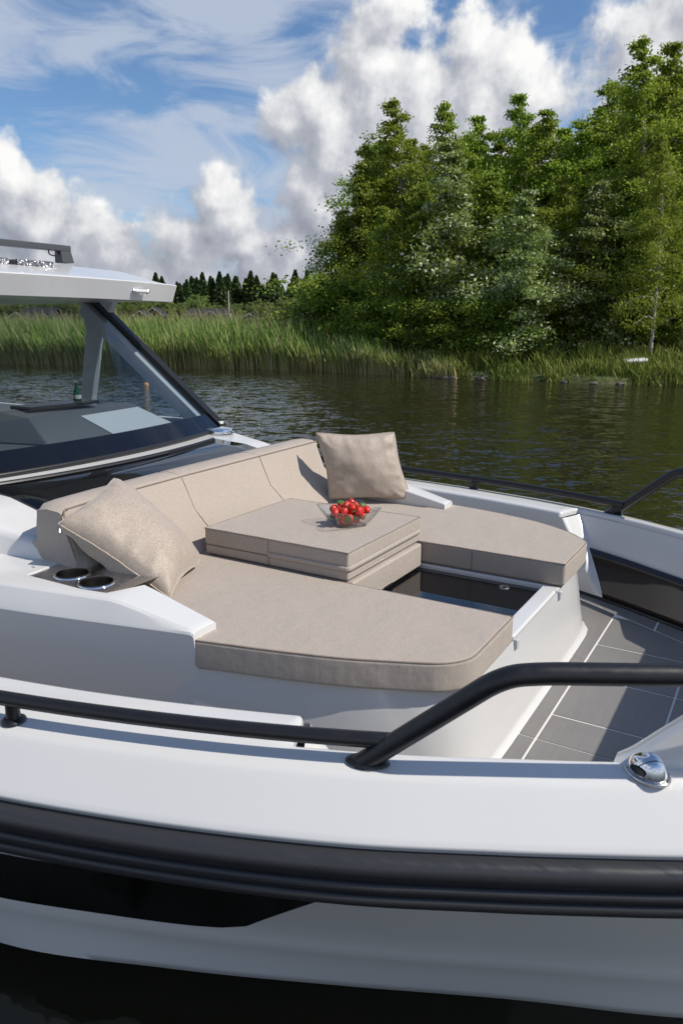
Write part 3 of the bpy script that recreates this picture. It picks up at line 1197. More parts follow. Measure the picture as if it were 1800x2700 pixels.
for s in (-1, 1):
    hy = s * .75
    hx = ht_x(.75) - .028
    g = part(tube('grab_handle', [(hx + .018, hy - .05, 2.182), (hx + .018, hy + .05, 2.182)], .011, M_GEL, n=12))
    for e in (-.058, .058):
        kn = lathe('handle_end', [(0, -.016), (.010, -.013), (.016, 0), (.010, .013), (0, .016)], M_CHROME, n=16)
        kn.data.transform(Matrix.Translation((hx + .016, hy + e, 2.182)))
        part(kn, g)

# fuel filler style chrome cap on the foredeck
for s in (-1, 1):
    c = lathe('deck_cap', [(0, .034), (.030, .034), (.066, .030), (.084, .024), (.088, .016), (.080, .012), (.080, .006), (.092, .004), (.092, 0)], M_CHROME, n=48)
    c.data.transform(Matrix.Translation((-2.43, s * 1.075, 1.314)))
    part(c)

# rails
def rail_pt(x, s, z): return Vector((x, s * half(x), z))


for s in (-1, 1):
    nm = 'starboard' if s < 0 else 'port'
    low = [rail_pt(x, s, 1.058 + (sheer(x) - sheer(0)) * .9 + .042) for x in np.linspace(-5.0, .035, 60)]
    lr = part(tube('low_rail', low, .0185, M_RAIL, n=18))
    def lean(x, z): return Vector((x, s * (half(x) + .08 * (z - 1.035) / .275), z))      # the bow rail leans outboard
    p0, p1 = lean(-.035, 1.035), lean(.262, 1.300)
    cur = [p0, p0.lerp(p1, .35), p0.lerp(p1, .72), p1, lean(.335, 1.310), lean(.42, 1.311)]
    path = smooth_path(cur, 3) + [lean(x, 1.311 + .02 * max(0, x - .5)) for x in np.linspace(.47, 1.5, 22)]
    rr_ = part(tube('bow_rail', path, .0235, M_RAIL, n=20))
    pad = lathe('rail_foot', [(0, .010), (.030, .008), (.037, .003), (.038, 0)], M_RAIL, n=24)
    pad.data.transform(Matrix.Translation((-.018, s * half(-.018), sheer(0) - .002)) @ Matrix.Rotation(R(-18) * s, 4, 'Z') @ Matrix.Diagonal((1.35, .8, 1, 1)))
    part(pad, rr_)
    for px_ in (-.885, -1.9, -2.9, -3.9):
        zb = sheer(px_) - .003
        p = part(tube('rail_post', [(px_, s * half(px_), zb), (px_, s * half(px_), zb + .068)], [.0185, .0165], M_RAIL, n=16), lr)
        pf = lathe('post_foot', [(0, .010), (.022, .010), (.030, .004), (.031, 0)], M_RAIL, n=20)
        pf.data.transform(Matrix.Translation((px_, s * half(px_), zb)))
        part(pf, lr)

# chrome pop-up cleats
for s in (-1, 1):
    V, F = [], []
    nu, nv = 24, 12
    for i in range(nv + 1):
        t = i / nv
        r = math.cos(t * math.pi / 2) ** .62
        for k in range(nu):
            a = 2 * math.pi * k / nu
            V.append((.046 * r * math.cos(a), .034 * r * math.sin(a), .004 + .044 * math.sin(t * math.pi / 2) * (1 + .15 * math.cos(a))))
    for i in range(nv):
        for k in range(nu):
            F.append((i * nu + k, i * nu + (k + 1) % nu, (i + 1) * nu + (k + 1) % nu, (i + 1) * nu + k))
    cl = mesh('deck_cleat', V, F, M_CHROME, smooth=True)
    xc = .527
    Mx = Matrix.Translation((xc, s * (half(xc) + .004), sheer(xc) - .006)) @ Matrix.Rotation(R(-30) * s * -1, 4, 'Z')
    cl.data.transform(Mx)
    part(cl)
    rg = tube('cleat_base', [(.050 * math.cos(a), .038 * math.sin(a), .004) for a in np.linspace(0, 2 * math.pi, 33)], .004, M_STEEL, n=8)
    rg.data.transform(Mx)
    part(rg, cl)
    sl = lathe('cleat_slot', [(0, .002), (.011, .002), (.013, 0)], M_DARK, n=16)
    sl.data.transform(Mx @ Matrix.Translation((0, s * .0325, .020)) @ Matrix.Rotation(R(-90) * s, 4, 'X') @ Matrix.Diagonal((1.6, .8, 1, 1)))
    part(sl, cl)

# raised bow step ahead of the cockpit
V = []
bx_ = list(np.linspace(.455, .87, 14))
for s in (-1, 1):
    secs = []
    for x in bx_:
        w = half(x)
        zt = sheer(x) - .004 + max(0.0, min(.265, (x - .465) * .88))
        k = min(1, max(0, (x - .455) / .02))
        secs.append([(x, s * (w - .24), FLOOR), (x, s * (w - .105 - .02 * k), zt - .012), (x, s * (w - .090), zt), (x, s * (w - .035), zt - .001), (x, s * (w - .018), zt - .012 * k), (x, s * (w - .016), sheer(x) - .02)])
    o = loft('bow_step_side', secs, M_GEL, caps=True)
    sharp_by_angle(o, 40)
    part(o)
bd = [(x, half(x) - .02) for x in np.linspace(.865, 1.7, 20)]
part(prism('bow_deck', [(x, -y) for x, y in bd] + [(x, y) for x, y in reversed(bd)], FLOOR - .02, 1.31, M_GEL, bevel=.02))

# ---------------------------------------------------------------- cushions
def pad(name, outline, z0, z1, bevel, piping=True, parent=None, m_=None, crown=.006):
    """Upholstered pad: bevelled prism with crowned top and piping along its top edge."""
    n = len(outline)
    o = prism(name, outline, z0, z1, m_ or M_FAB, parent)
    bm = bmesh.new()
    bm.from_mesh(o.data)
    bmesh.ops.subdivide_edges(bm, edges=[e for e in bm.edges if e.calc_length() > .25 and abs(e.verts[0].co.z - e.verts[1].co.z) < .01], cuts=3, use_grid_fill=False)
    bm.to_mesh(o.data)
    bm.free()
    bev(o, bevel, 4)
    if piping:
        cx, cy = sum(p[0] for p in outline) / n, sum(p[1] for p in outline) / n
        off = bevel * .30
        ring = []
        dens = []
        for i in range(n):
            a, b = Vector(outline[i]), Vector(outline[(i + 1) % n])
            k = max(1, int((b - a).length / .03))
            dens += [a.lerp(b, q / k) for q in range(k)]
        m = len(dens)
        area = sum(outline[i][0] * outline[(i + 1) % n][1] - outline[(i + 1) % n][0] * outline[i][1] for i in range(n))
        sg = 1 if area > 0 else -1
        for i in range(m):
            t = (dens[(i + 2) % m] - dens[(i - 2) % m]).normalized()
            inw = Vector((-t.y, t.x)) * sg
            q = dens[i] + inw * off
            wob = .0012 * noise.noise((q.x * 14, q.y * 14, z1))
            ring.append((q.x, q.y, z1 - off + .0008 + wob))
        part2 = tube('piping', ring + ring[:2], .0032, M_PIPE, n=7, cap=False)
        part2.parent = o
    return o


def curve2(pts, it=2):
    return [(p.x, p.y) for p in smooth_path([(x, y, 0) for x, y in pts], it)]


near_out = curve2([(-.006, -.318), (-.003, -.62), (-.006, -.70), (-.07, -.775), (-.16, -.815), (-.34, -.893), (-.58, -.962), (-.798, -1.015)], 2)
near_pts = near_out + [(-.812, -.975), (-.822, -.915), (-1.10, -.895), (-1.13, -.86), (-1.40, -.84), (-1.40, -.318)]
far_pts = [(x, -y) for x, y in curve2([(-.004, -.322), (-.002, -.55), (-.004, -.69), (-.016, -.715), (-.105, -.815), (-.20, -.88), (-.34, -.950), (-.58, -1.015), (-.80, -1.048)], 1)] + [(-.86, 1.05), (-.90, .905), (-1.40, .90), (-1.40, .322)]
c = pad('seat_cushion', near_pts, .951, 1.050, .014)
tag(c, 'beige woven sunbed cushion on the near side, its rounded corner overhanging the white base', 'cushion', 'sunbed cushions')
c = pad('seat_cushion', far_pts, .951, 1.050, .014)
tag(c, 'beige woven sunbed cushion on the far side beyond the black glass table', 'cushion', 'sunbed cushions')
seam = mesh('seam', [(-.408, .3205, .955), (-.404, .3205, .955), (-.404, .3205, 1.040), (-.408, .3205, 1.040)], [(0, 1, 2, 3)], M_PIPE)
seam.parent = c
c = pad('seat_cushion', [(-1.39, -.305), (-.635, -.305), (-.635, .305), (-1.39, .305)], .940, 1.046, .010, piping=False)
tag(c, 'beige infill cushion under the folded table pad, its front facing the black glass', 'cushion', 'sunbed cushions')
for yy in (-.02,):
    lp = box('pull_tab', -.6345, -.6325, -.05, .02, .9405, .950, M_DARK)
    lp.parent = c

# folded double pad that serves as a table
tb = empty('folded_table_cushion', (-1.0, 0, 1.05))
tag(tb, 'beige folded square cushion raised in the middle of the sunbed, carrying the fruit bowl', 'cushion')


def under(o, p):
    o.parent = p
    o.matrix_parent_inverse = Matrix.Translation(-p.location)
    return o


sq = [(-1.355, -.316), (-.650, -.316), (-.650, .316), (-1.355, .316)]
under(pad('upper_pad', sq, 1.092, 1.164, .011), tb)
under(pad('lower_pad', [(-1.352, -.314), (-.653, -.314), (-.653, .314), (-1.352, .314)], 1.052, 1.0905, .007, piping=False), tb)
st = [(-1.02, -.3175), (-.66, -.3175), (-.649, -.308), (-.6485, .31)]
secs = []
for x, y in [(-1.02, -.3185)] + [(-1.02 + k * .03, -.3190) for k in range(1, 12)] + [(-.662, -.3190), (-.652, -.3165), (-.6475, -.307)] + [(-.6470, -.30 + k * .06) for k in range(11)]:
    ny = -1 if x < -.66 else 0
    secs.append([(x, y, 1.090), (x + (0 if ny else .0035), y + ny * .0035, 1.093), (x + (0 if ny else .0045), y + ny * .0045, 1.100), (x + (0 if ny else .0035), y + ny * .0035, 1.107), (x, y, 1.110)])
under(loft('pull_strap', secs, M_FAB), tb)
sm_ = mesh('seam', [(-1.024, -.3168, 1.056), (-1.020, -.3168, 1.056), (-1.020, -.3168, 1.155), (-1.024, -.3168, 1.155)], [(0, 1, 2, 3)], M_PIPE)
under(sm_, tb)

# backrest bolster: sections across the boat
bk = []
YB = [-.905, -.895, -.87, -.80, -.60, -.35, -.14, .10, .40, .62, .80, .90, .935]
for y in YB:
    xt = float(np.interp(y, [-.9, -.7, -.2, .4, .92], [-1.500, -1.530, -1.558, -1.575, -1.590]))
    xr = xt - .165 + (.01 if y < -.8 else 0)
    e = 1.0 if -.88 < y < .92 else .0
    zt = 1.352 if e else 1.335
    q = .012
    ins = 0 if e else .014
    bk.append([(-1.378 - ins, y, 1.035), (-1.385 - ins, y, 1.06), (xt + .055 - ins, y, 1.20), (xt + .006 - ins, y, zt - .016), (xt - .002, y, zt - .004), (xt - .014, y, zt + .002), ((xt + xr) / 2, y, zt + .006),
               (xr + .02, y, zt - .004), (xr + .004 + ins, y, zt - .022), (xr - .006 + ins, y, zt - .07), (xr - .01 + ins, y, 1.21), (xr - .03, y, 1.20), (xr - .03, y, 1.035)])
br = loft('backrest', bk, M_FAB, closed_sec=True, caps=True)
sharp_by_angle(br, 60)
tag(br, 'long beige backrest bolster across the head of the sunbed', 'backrest')
pp = [(float(np.interp(y, [-.9, -.7, -.2, .4, .92], [-1.500, -1.530, -1.558, -1.575, -1.590])) + .002, y, 1.3460) for y in np.linspace(-.885, .92, 50)]
pp = [(-1.43, -.903, 1.18), (-1.48, -.904, 1.30), (-1.494, -.898, 1.334)] + pp
q = tube('piping', pp, .0035, M_PIPE, n=7)
q.parent = br
for yy in (-.225, .36):
    xt = float(np.interp(yy, [-.9, -.7, -.2, .4, .92], [-1.500, -1.530, -1.558, -1.575, -1.590]))
    path = [(-1.384, yy + .045, 1.062), (xt + .0555, yy + .02, 1.20), (xt + .008, yy, 1.338), (xt - .012, yy, 1.3535), (xt - .08, yy, 1.3585), (xt - .150, yy, 1.348)]
    q = tube('stitched_seam', path, .0011, M_PIPE, n=6)
    q.parent = br

# ---------------------------------------------------------------- throw pillows
def pillow(name, c00, c10, c11, c01, thick, seed, label, sag=0.0):
    """c00-c10 bottom edge, c01-c11 top edge; puffed on both faces, pinched corners, creases near the seam."""
    N = 44
    c00, c10, c11, c01 = map(Vector, (c00, c10, c11, c01))
    nrm = (c10 - c00).cross(c01 - c00).normalized()
    rnd = random.Random(seed)
    V, idx = [], {}

    def base(u, v):
        s0, t0 = 2 * u - 1, 2 * v - 1
        kk = 1 - .032 * (s0 * t0) ** 4
        u, v = (s0 * kk + 1) / 2, (t0 * kk + 1) / 2
        # sides curve inward between the corners
        pu = u + .055 * math.sin(math.pi * v) * (1 - 2 * u) * (abs(1 - 2 * u) ** 2)
        pv = v + .055 * math.sin(math.pi * u) * (1 - 2 * v) * (abs(1 - 2 * v) ** 2)
        return (c00 * (1 - pu) + c10 * pu) * (1 - pv) + (c01 * (1 - pu) + c11 * pu) * pv

    creases = [(rnd.random(), rnd.random() * .8, rnd.uniform(-.6, .6)) for _ in range(14)]
    for side in (1, -1):
        for i in range(N + 1):
            for j in range(N + 1):
                u, v = i / N, j / N
                edge = i in (0, N) or j in (0, N)
                if edge and side == -1:
                    idx[(side, i, j)] = idx[(1, i, j)]
                    continue
                p = base(u, v)
                s_, t_ = 2 * u - 1, 2 * v - 1
                h = ((1 - s_ ** 2) * (1 - t_ ** 2))
                h = max(h, 0) ** .42 * thick * .5
                ed = min(u, 1 - u, v, 1 - v)
                wr = 0.0
                fall = max(0, 1 - ed / .32) * min(1, ed / .05)
                along = u if min(v, 1 - v) < min(u, 1 - u) else v
                wr += fall * .011 * noise.noise((along * 11 + seed, ed * 2.2, seed * 3.1 + side))
                wr += .012 * noise.noise((u * 2.6 + seed, v * 2.6, side * 2.0)) * min(1, ed / .1)
                wr += .006 * noise.noise((u * 6 + seed, v * 6, side * 5.0)) * min(1, ed / .1)
                sg = sag * math.sin(math.pi * u) * (1 - v)
                p = p + nrm * side * (h + wr * side) + Vector((0, 0, -sg))
                if edge:
                    p += nrm * .004 * noise.noise((u * 9, v * 9, seed))
                idx[(side, i, j)] = len(V)
                V.append(p)
    F = []
    for side in (1, -1):
        for i in range(N):
            for j in range(N):
                F.append((idx[(side, i, j)], idx[(side, i + 1, j)], idx[(side, i + 1, j + 1)], idx[(side, i, j + 1)]))
    o = mesh(name, V, F, M_PIL, smooth=True)
    ring = [V[idx[(1, i, 0)]] for i in range(N)] + [V[idx[(1, N, j)]] for j in range(N)] + [V[idx[(1, N - i, N)]] for i in range(N)] + [V[idx[(1, 0, N - j)]] for j in range(N)]
    q = tube('edge_seam', ring + ring[:2], .0034, M_PIL, n=7, cap=False)
    q.parent = o
    tag(o, label, 'pillow', 'throw pillows')
    return o


pl = pillow('throw_pillow', (-1.068, -.825, 1.062), (-1.232, -.470, 1.075), (-1.585, -.575, 1.405), (-1.480, -.950, 1.312), .215, 3,
            'shiny beige pillow leaning beside the cup holders with a zip at its edge')
zp = tube('zip_pull', [(-1.455, -.953, 1.295), (-1.448, -.958, 1.283)], .0035, M_STEEL, n=8)
zp.parent = pl
pillow('throw_pillow', (-1.395, .735, 1.062), (-.985, .955, 1.062), (-1.115, .968, 1.432), (-1.460, .705, 1.435), .15, 11,
       'beige linen pillow standing upright at the far corner of the sunbed')

# ---------------------------------------------------------------- glass bowl with strawberries
BC = Vector((-.858, .040, 1.1645))
bowl_pts = []
NA, NR = 64, 14


def bowl_r(a):
    return 1.0 / max(abs(math.cos(a)), abs(math.sin(a)))


def bowl_pt(t, a, inner):
    """Square bowl: t = 0 centre of the base, 1 at the rim; the rim's corners sweep up."""
    sq_ = 1 / (abs(math.cos(a)) ** 5 + abs(math.sin(a)) ** 5) ** .2
    corner = (math.cos(2 * (a)) ** 2) if False else (abs(math.sin(2 * a))) ** 1.5
    r0 = .056 * sq_
    r1 = (.102 + .013 * corner) * sq_
    if t < .4:
        r = r0 * t / .4
        z = 0.0
    else:
        k = (t - .4) / .6
        r = r0 + (r1 - r0) * k ** .85
        z = (.056 + .024 * corner) * k ** 1.15
    off = .0042 if inner else 0
    return Vector((max(0, r - off * (1 if t > .4 else 0)) * math.cos(a), max(0, r - off * (1 if t > .4 else 0)) * math.sin(a), z + (.005 if inner else 0) * (1 - t * .8)))


V, F = [], []
for surf in (0, 1):
    for i in range(NR + 1):
        for k in range(NA):
            a = 2 * math.pi * k / NA
            V.append(bowl_pt(i / NR, a, surf == 1))
of = (NR + 1) * NA
for surf in (0, 1):
    for i in range(NR):
        for k in range(NA):
            k2 = (k + 1) % NA
            F.append((surf * of + i * NA + k, surf * of + i * NA + k2, surf * of + (i + 1) * NA + k2, surf * of + (i + 1) * NA + k))
for k in range(NA):
    k2 = (k + 1) % NA
    F.append((NR * NA + k, NR * NA + k2, of + NR * NA + k2, of + NR * NA + k))
bowl = mesh('glass_bowl', V, F, M_BOWL, smooth=True)
bowl.location = BC
bowl.rotation_euler = (0, 0, R(60))
bw = bowl.modifiers.new('weld', 'WELD')
bw.merge_threshold = .0002
tag(bowl, 'clear square glass bowl holding the strawberries', 'bowl')

# one strawberry, then copies
prof = [(0, -.019), (.004, -.0185), (.009, -.0145), (.0135, -.008), (.0165, 0), (.0168, .006), (.0145, .0115), (.009, .0145), (.003, .0148), (0, .0142)]
berry0 = lathe('strawberry', prof, M_BERRY, n=20, ang=80)
cv, cf = [], []
for k in range(8):
    a = 2 * math.pi * k / 8
    d_ = Vector((math.cos(a), math.sin(a), 0))
    t_ = Vector((-math.sin(a), math.cos(a), 0))
    b0 = len(cv)
    for r_, w_, z_ in ((.001, .002, .0150), (.007, .0042, .0166), (.0125, .0026, .0140), (.0158, .0002, .0125 + .004 * (k % 3))):
        cv += [d_ * r_ + t_ * w_ + Vector((0, 0, z_)), d_ * r_ - t_ * w_ + Vector((0, 0, z_))]
    for q_ in range(3):
        cf.append((b0 + 2 * q_, b0 + 2 * q_ + 1, b0 + 2 * q_ + 3, b0 + 2 * q_ + 2))
calyx0 = mesh('leaf_cap', cv, cf, M_CALYX, parent=berry0)
rb_ = random.Random(5)
spots_b = []
# positions packed in three layers inside the bowl, in the bowl's own axes
for z_, ring_, n_ in ((.022, .038, 7), (.044, .058, 12), (.066, .066, 14), (.084, .034, 6)):
    for q_ in range(n_):
        rr0 = ring_ * math.sqrt((q_ + .5) / n_)
        an_ = q_ * 2.39996 + z_ * 90
        spots_b.append((rr0 * math.cos(an_) * 1.05 + rb_.uniform(-.003, .003), rr0 * math.sin(an_) * 1.05 + rb_.uniform(-.003, .003), z_ + rb_.uniform(-.004, .004)))
rotb = Matrix.Rotation(R(60), 4, 'Z') @ Matrix.Diagonal((1.12, 1.12, 1.0, 1))
places = []
for k, p in enumerate(spots_b):
    places.append((k, BC + rotb @ Vector(p)))
tops = {}
for k, p in places:
    if k == 0:
        o, cx_ = berry0, calyx0
    else:
        o = berry0.copy()
        COL.objects.link(o)
        cx_ = calyx0.copy()
        COL.objects.link(cx_)
        cx_.parent = o
    o.location = p
    o.rotation_euler = (rb_.uniform(0, 6.28), rb_.uniform(0, 6.28), rb_.uniform(0, 6.28))
    sc_ = rb_.uniform(.86, 1.12)
    o.scale = (sc_, sc_, sc_ * rb_.uniform(.95, 1.15))
    lab = 'red ripe strawberry lying under others deep in the glass bowl' if k < 7 else ('red ripe strawberry in the middle layer against the bowl wall' if k < 19 else 'red ripe strawberry heaped on top in the glass bowl')
    tag(o, lab, 'strawberry', 'strawberries deep in the bowl' if k < 7 else ('strawberries in the middle layer' if k < 19 else 'strawberries on top'))

# small bottle on the helm console and a mooring buoy on the water
bt = lathe('glass_bottle', [(0, 0), (.027, 0), (.029, .004), (.029, .055), (.024, .075), (.012, .100), (.0105, .125), (.013, .127), (.013, .135), (0, .135)], M_BOTTLE, n=20, loc=(-3.06, .50, 1.536))
bt.scale = (.85, .85, .80)
cap_ = lathe('bottle_cap', [(.0135, .134), (.014, .146), (0, .147)], M_STEEL, n=16, parent=bt)
lb_ = lathe('paper_label', [(.0294, .015), (.0296, .045)], M_WALLWHITE, n=20, parent=bt)
tag(bt, 'small green glass bottle standing on the helm console behind the windscreen', 'bottle')
by = lathe('mooring_buoy', [(0, -.15), (.08, -.13), (.145, -.06), (.16, .01), (.145, .08), (.085, .135), (.03, .155), (.03, .17), (0, .17)], M_BUOY, n=24, loc=(-17.6, 15.35, .0))
by.scale = (.55, .55, .55)
eye_ = tube('buoy_eye', [(.03 * math.cos(a_), 0, .19 + .03 * math.sin(a_)) for a_ in np.linspace(0, 6.283, 14)], .007, M_STEEL, parent=by, n=6)
tag(by, 'round orange mooring buoy floating on the lake beyond the windscreen', 'buoy')

# ---------------------------------------------------------------- trees
RNG = np.random.default_rng(7)
WIND = -np.array(SIDE)          # gusts push the tops to the left


def leaf_quads(C, size, rng, droop=.2, flat=.35):
    """One small rhombic leaf per centre C; returns vertex array and faces."""
    n = len(C)
    a = rng.normal(size=(n, 3))
    a[:, 2] = a[:, 2] * .45 - droop
    a += WIND * .5
    a /= np.linalg.norm(a, axis=1)[:, None]
    b = rng.normal(size=(n, 3))
    b[:, 2] *= flat
    b -= a * np.sum(a * b, axis=1)[:, None]
    b /= np.linalg.norm(b, axis=1)[:, None]
    s = size * rng.uniform(.6, 1.35, size=n)[:, None]
    V = np.stack([C - a * s * .5, C + b * s * .32, C + a * s * .55, C - b * s * .32], axis=1).reshape(-1, 3)
    return V, np.arange(4 * n, dtype=np.int32).reshape(n, 4)


def limb_tube(V, F, pts, rads, k=6):
    """Append a tapered limb to the lists."""
    b0 = len(V)
    for i, p in enumerate(pts):
        t = pts[min(i + 1, len(pts) - 1)] - pts[max(i - 1, 0)]
        t = t / (np.linalg.norm(t) + 1e-9)
        u = np.cross(t, (0.3, 1, .1))
        u /= np.linalg.norm(u)
        w = np.cross(t, u)
        for q in range(k):
            an = 2 * math.pi * q / k
            V.append(p + (u * math.cos(an) + w * math.sin(an)) * rads[i])
    for i in range(len(pts) - 1):
        for q in range(k):
            F.append((b0 + i * k + q, b0 + i * k + (q + 1) % k, b0 + (i + 1) * k + (q + 1) % k, b0 + (i + 1) * k + q))


def grow_tree(h, width, base, leaves, lsize, seed, trunk_r=.11, lean=.05, shape='birch'):
    """Returns (trunk V, F, crown V, F) for a tree of height h standing at the origin."""
    rng = np.random.default_rng(seed)
    n = 12
    tp = []
    bend = rng.uniform(-.25, .25, 2)
    for i in range(n + 1):
        t = i / n
        p = np.array([bend[0] * math.sin(t * 3.0) * .6, bend[1] * math.sin(t * 2.3) * .6, h * t])
        p += WIND * (lean * h * t ** 2.2)
        tp.append(p)
    TV, TF = [], []
    limb_tube(TV, TF, tp, [trunk_r * (1 - i / n) ** .8 + .012 for i in range(n + 1)], 8)
    tp = np.array(tp)
    tips, wts, spr = [], [], []
    nl = int(26 + h * 3)
    for k in range(nl):
        t = base + (1 - base) * ((k + rng.random()) / nl) ** .9
        t = min(t, .985)
        f = t * n
        i = min(int(f), n - 1)
        p0 = tp[i] + (tp[i + 1] - tp[i]) * (f - i)
        tt = (t - base) / (1 - base)
        if shape == 'birch':
            env = (1 - tt) ** .74 * (.55 + .50 * min(1, tt * 3.2 + .15)) * (1 + .35 * math.sin(tt * 17 + seed) * (1 - tt))
        elif shape == 'round':
            env = math.sin(math.pi * (tt * .86 + .10)) ** .7
        else:
            env = (1 - tt) ** .7 * (.55 + .45 * min(1, tt * 5 + .3))
        L = width * max(env, .10) * rng.uniform(.35, 1.3)
        an = k * 2.39996 + rng.uniform(-.5, .5)
        d = np.array([math.cos(an), math.sin(an), rng.uniform(.25, .95)])
        d /= np.linalg.norm(d)
        pts = [p0]
        m = 5
        for j in range(1, m + 1):
            dd = d + np.array([0, 0, -.16 * j]) * (.5 if shape == 'round' else 1.0) + WIND * .11 * j + rng.normal(size=3) * .13
            dd /= np.linalg.norm(dd)
            pts.append(pts[-1] + dd * L / m)
        r0 = max(.012, trunk_r * .34 * (1 - t))
        limb_tube(TV, TF, pts, [r0 * (1 - j / m) + .006 for j in range(m + 1)], 5)
        for j in range(1, m + 1):
            for _ in range(2):
                side = rng.normal(size=3) * np.array([1, 1, .55])
                side /= np.linalg.norm(side)
                tw = pts[j] + side * L * rng.uniform(.05, .30)
                tips.append(tw)
                wts.append((.6 + .25 * j) * (.35 + L / width))
                spr.append(.07 + .085 * L)
    for q_ in (1.0, .985, .97, .95, .93, .90):
        f = q_ * n
        i = min(int(f), n - 1)
        tips.append(tp[i] + (tp[i + 1] - tp[i]) * (f - i)); wts.append(.22); spr.append(.05 + (1 - q_) * .9)
    tips = np.array(tips)
    wts = np.array(wts)
    # uneven density: some boughs nearly bare
    wts = wts * rng.uniform(.1, 1.6, len(wts))
    pick = rng.choice(len(tips), size=leaves, p=wts / wts.sum())
    spread = np.array(spr)[pick][:, None]
    off = rng.normal(size=(leaves, 3)) * np.array([1, 1, .62]) * spread
    C = tips[pick] + off
    # shoots stream with the wind and hang a little
    C += WIND * np.abs(rng.normal(size=(leaves, 1))) * .16
    C = C[C[:, 2] > .15]
    CV, CF = leaf_quads(C, lsize, rng)
    return np.array(TV), TF, CV, CF


def tree_meshes(nm, mb, ml, **kw):
    TV, TF, CV, CF = grow_tree(**kw)
    t = mesh('trunk', TV, TF, mb, smooth=True)
    c = quads_mesh('crown', CV, CF, ml)
    tm, cm = t.data, c.data
    bpy.data.objects.remove(t)
    bpy.data.objects.remove(c)
    return tm, cm, kw['h']


def plant_tree(name, kind, p, height, rz, label, cat='tree', group=None, sx=1.0):
    tm, cm, h0 = kind
    e = empty(name, p, 0)
    k = height / h0
    e.scale = (k * sx, k * sx, k)
    for nm, me in (('trunk', tm), ('crown', cm)):
        o = bpy.data.objects.new(nm, me)
        COL.objects.link(o)
        o.parent = e
        o.rotation_euler = (0, 0, 0)
    return tag(e, label, cat, group)


K_BIRCH = [tree_meshes('birch', M_BARKB, M_BIRCH, h=10.5, width=3.6, base=.12, leaves=17500, lsize=.138, seed=21 + q, lean=.055) for q in range(4)]
K_TALL = [tree_meshes('tall_birch', M_BARKB, M_BIRCH, h=12.0, width=3.2, base=.16, leaves=17500, lsize=.138, seed=61 + q, lean=.05, trunk_r=.13) for q in range(3)]
K_ALDER = [tree_meshes('alder', M_BARKD, M_ALDER, h=8.5, width=3.0, base=.06, leaves=17500, lsize=.138, seed=41 + q, lean=.03, shape='cone') for q in range(3)]
K_ASPEN = [tree_meshes('aspen', M_BARKD, M_ASPEN, h=7.5, width=2.9, base=.05, leaves=17500, lsize=.138, seed=51 + q, lean=.035) for q in range(3)]
K_BUSH = [tree_meshes('bush', M_BARKD, M_ALDER, h=3.0, width=1.5, base=.02, leaves=8000, lsize=.12, seed=81 + q, lean=.03, shape='round', trunk_r=.04) for q in range(3)]


def slope_of(py):
    """Rise per metre of distance for a line of sight py photo-pixels down a 2700 px frame."""
    p = R(14.31)
    yy = (1350 - py) / 1960
    return (-math.sin(p) + yy * math.cos(p)) / (math.cos(p) + yy * math.sin(p))


def tree_at(px, d, top, kinds, q, label, name, group=None, sx=1.0):
    """px: display column in a 1568-wide frame at ground level, d: distance, top: row of the tree's tip."""
    lat_ = (px * 1.148 - 900) / 1960 * (d * .969 + .3)
    gz = land_z(lat_, d - shore(lat_))
    ht = 2.0 + d * slope_of(top * 1.148) - gz
    return plant_tree(name, kinds[q % len(kinds)], spot(lat_, d, gz - .05), ht, 0, label, 'tree' if 'bush' not in name else 'bush', group, sx)


G = 'trees of the shore grove'
# back row: closes the grove
for k, (px, d, top) in enumerate([(880, 44, 330), (1000, 45, 330), (1110, 46, 320), (1210, 45, 300), (1300, 44, 300), (1390, 43, 250), (1490, 42, 200), (1590, 42, 190), (1700, 40, 200)]):
    tree_at(px, d, top, K_BIRCH, k, 'leafy green birch in the back row of the grove, mostly hidden by others', 'birch_tree', 'back row of the grove', 1.15)
main = [
    (868, 38.0, 330, K_BIRCH, 1, 'birch just left of the tall left-hand peak of the grove', .95),
    (925, 37.0, 222, K_TALL, 0, 'tall birch forming the left-hand peak of the grove, pale bare trunk showing', 1.05),
    (1032, 36.5, 228, K_TALL, 1, 'slim birch forming the second peak from the left of the grove', .95),
    (1108, 37.5, 262, K_BIRCH, 2, 'birch with a blunt top between the second and middle peaks', .95),
    (1192, 37.0, 212, K_TALL, 2, 'birch forming the middle peak of the grove with a ragged top', 1.0),
    (1255, 36.0, 248, K_BIRCH, 3, 'birch with a thin leaning tip right of the middle peak', .9),
    (1330, 35.0, 272, K_BIRCH, 0, 'round-topped birch in the dip left of the tallest tree', 1.0),
    (1398, 35.5, 185, K_BIRCH, 1, 'birch leaning against the left of the tallest tree', 1.0),
    (1448, 31.0, 78, K_TALL, 0, 'tallest birch of the grove, its wind-blown tip highest of all', .95),
    (1515, 31.5, 92, K_TALL, 2, 'tall birch just right of the tallest one, second highest tip', 1.0),
    (1572, 32.5, 118, K_TALL, 1, 'tall birch cut by the right edge of the picture', 1.1),
    (1640, 32.0, 110, K_BIRCH, 2, 'birch standing outside the right edge, boughs reaching in', 1.1),
]
for px, d, top, kd, q, lab, sx in main:
    tree_at(px, d, top, kd, q, lab, 'birch_tree', G, sx)
fill = [(895, 39.5, 320), (965, 39.0, 315), (1068, 39.5, 310), (1150, 39.5, 300), (1222, 39.0, 285), (1295, 38.5, 290), (1362, 37.5, 265), (1420, 36.5, 190), (1480, 35.5, 170), (1545, 35.0, 170)]
for k, (px, d, top) in enumerate(fill):
    tree_at(px, d, top, K_BIRCH if k % 2 else K_ALDER, k + 1, 'leafy birch filling a gap between the peaks of the grove', 'birch_tree', 'gap fillers of the grove', 1.1)
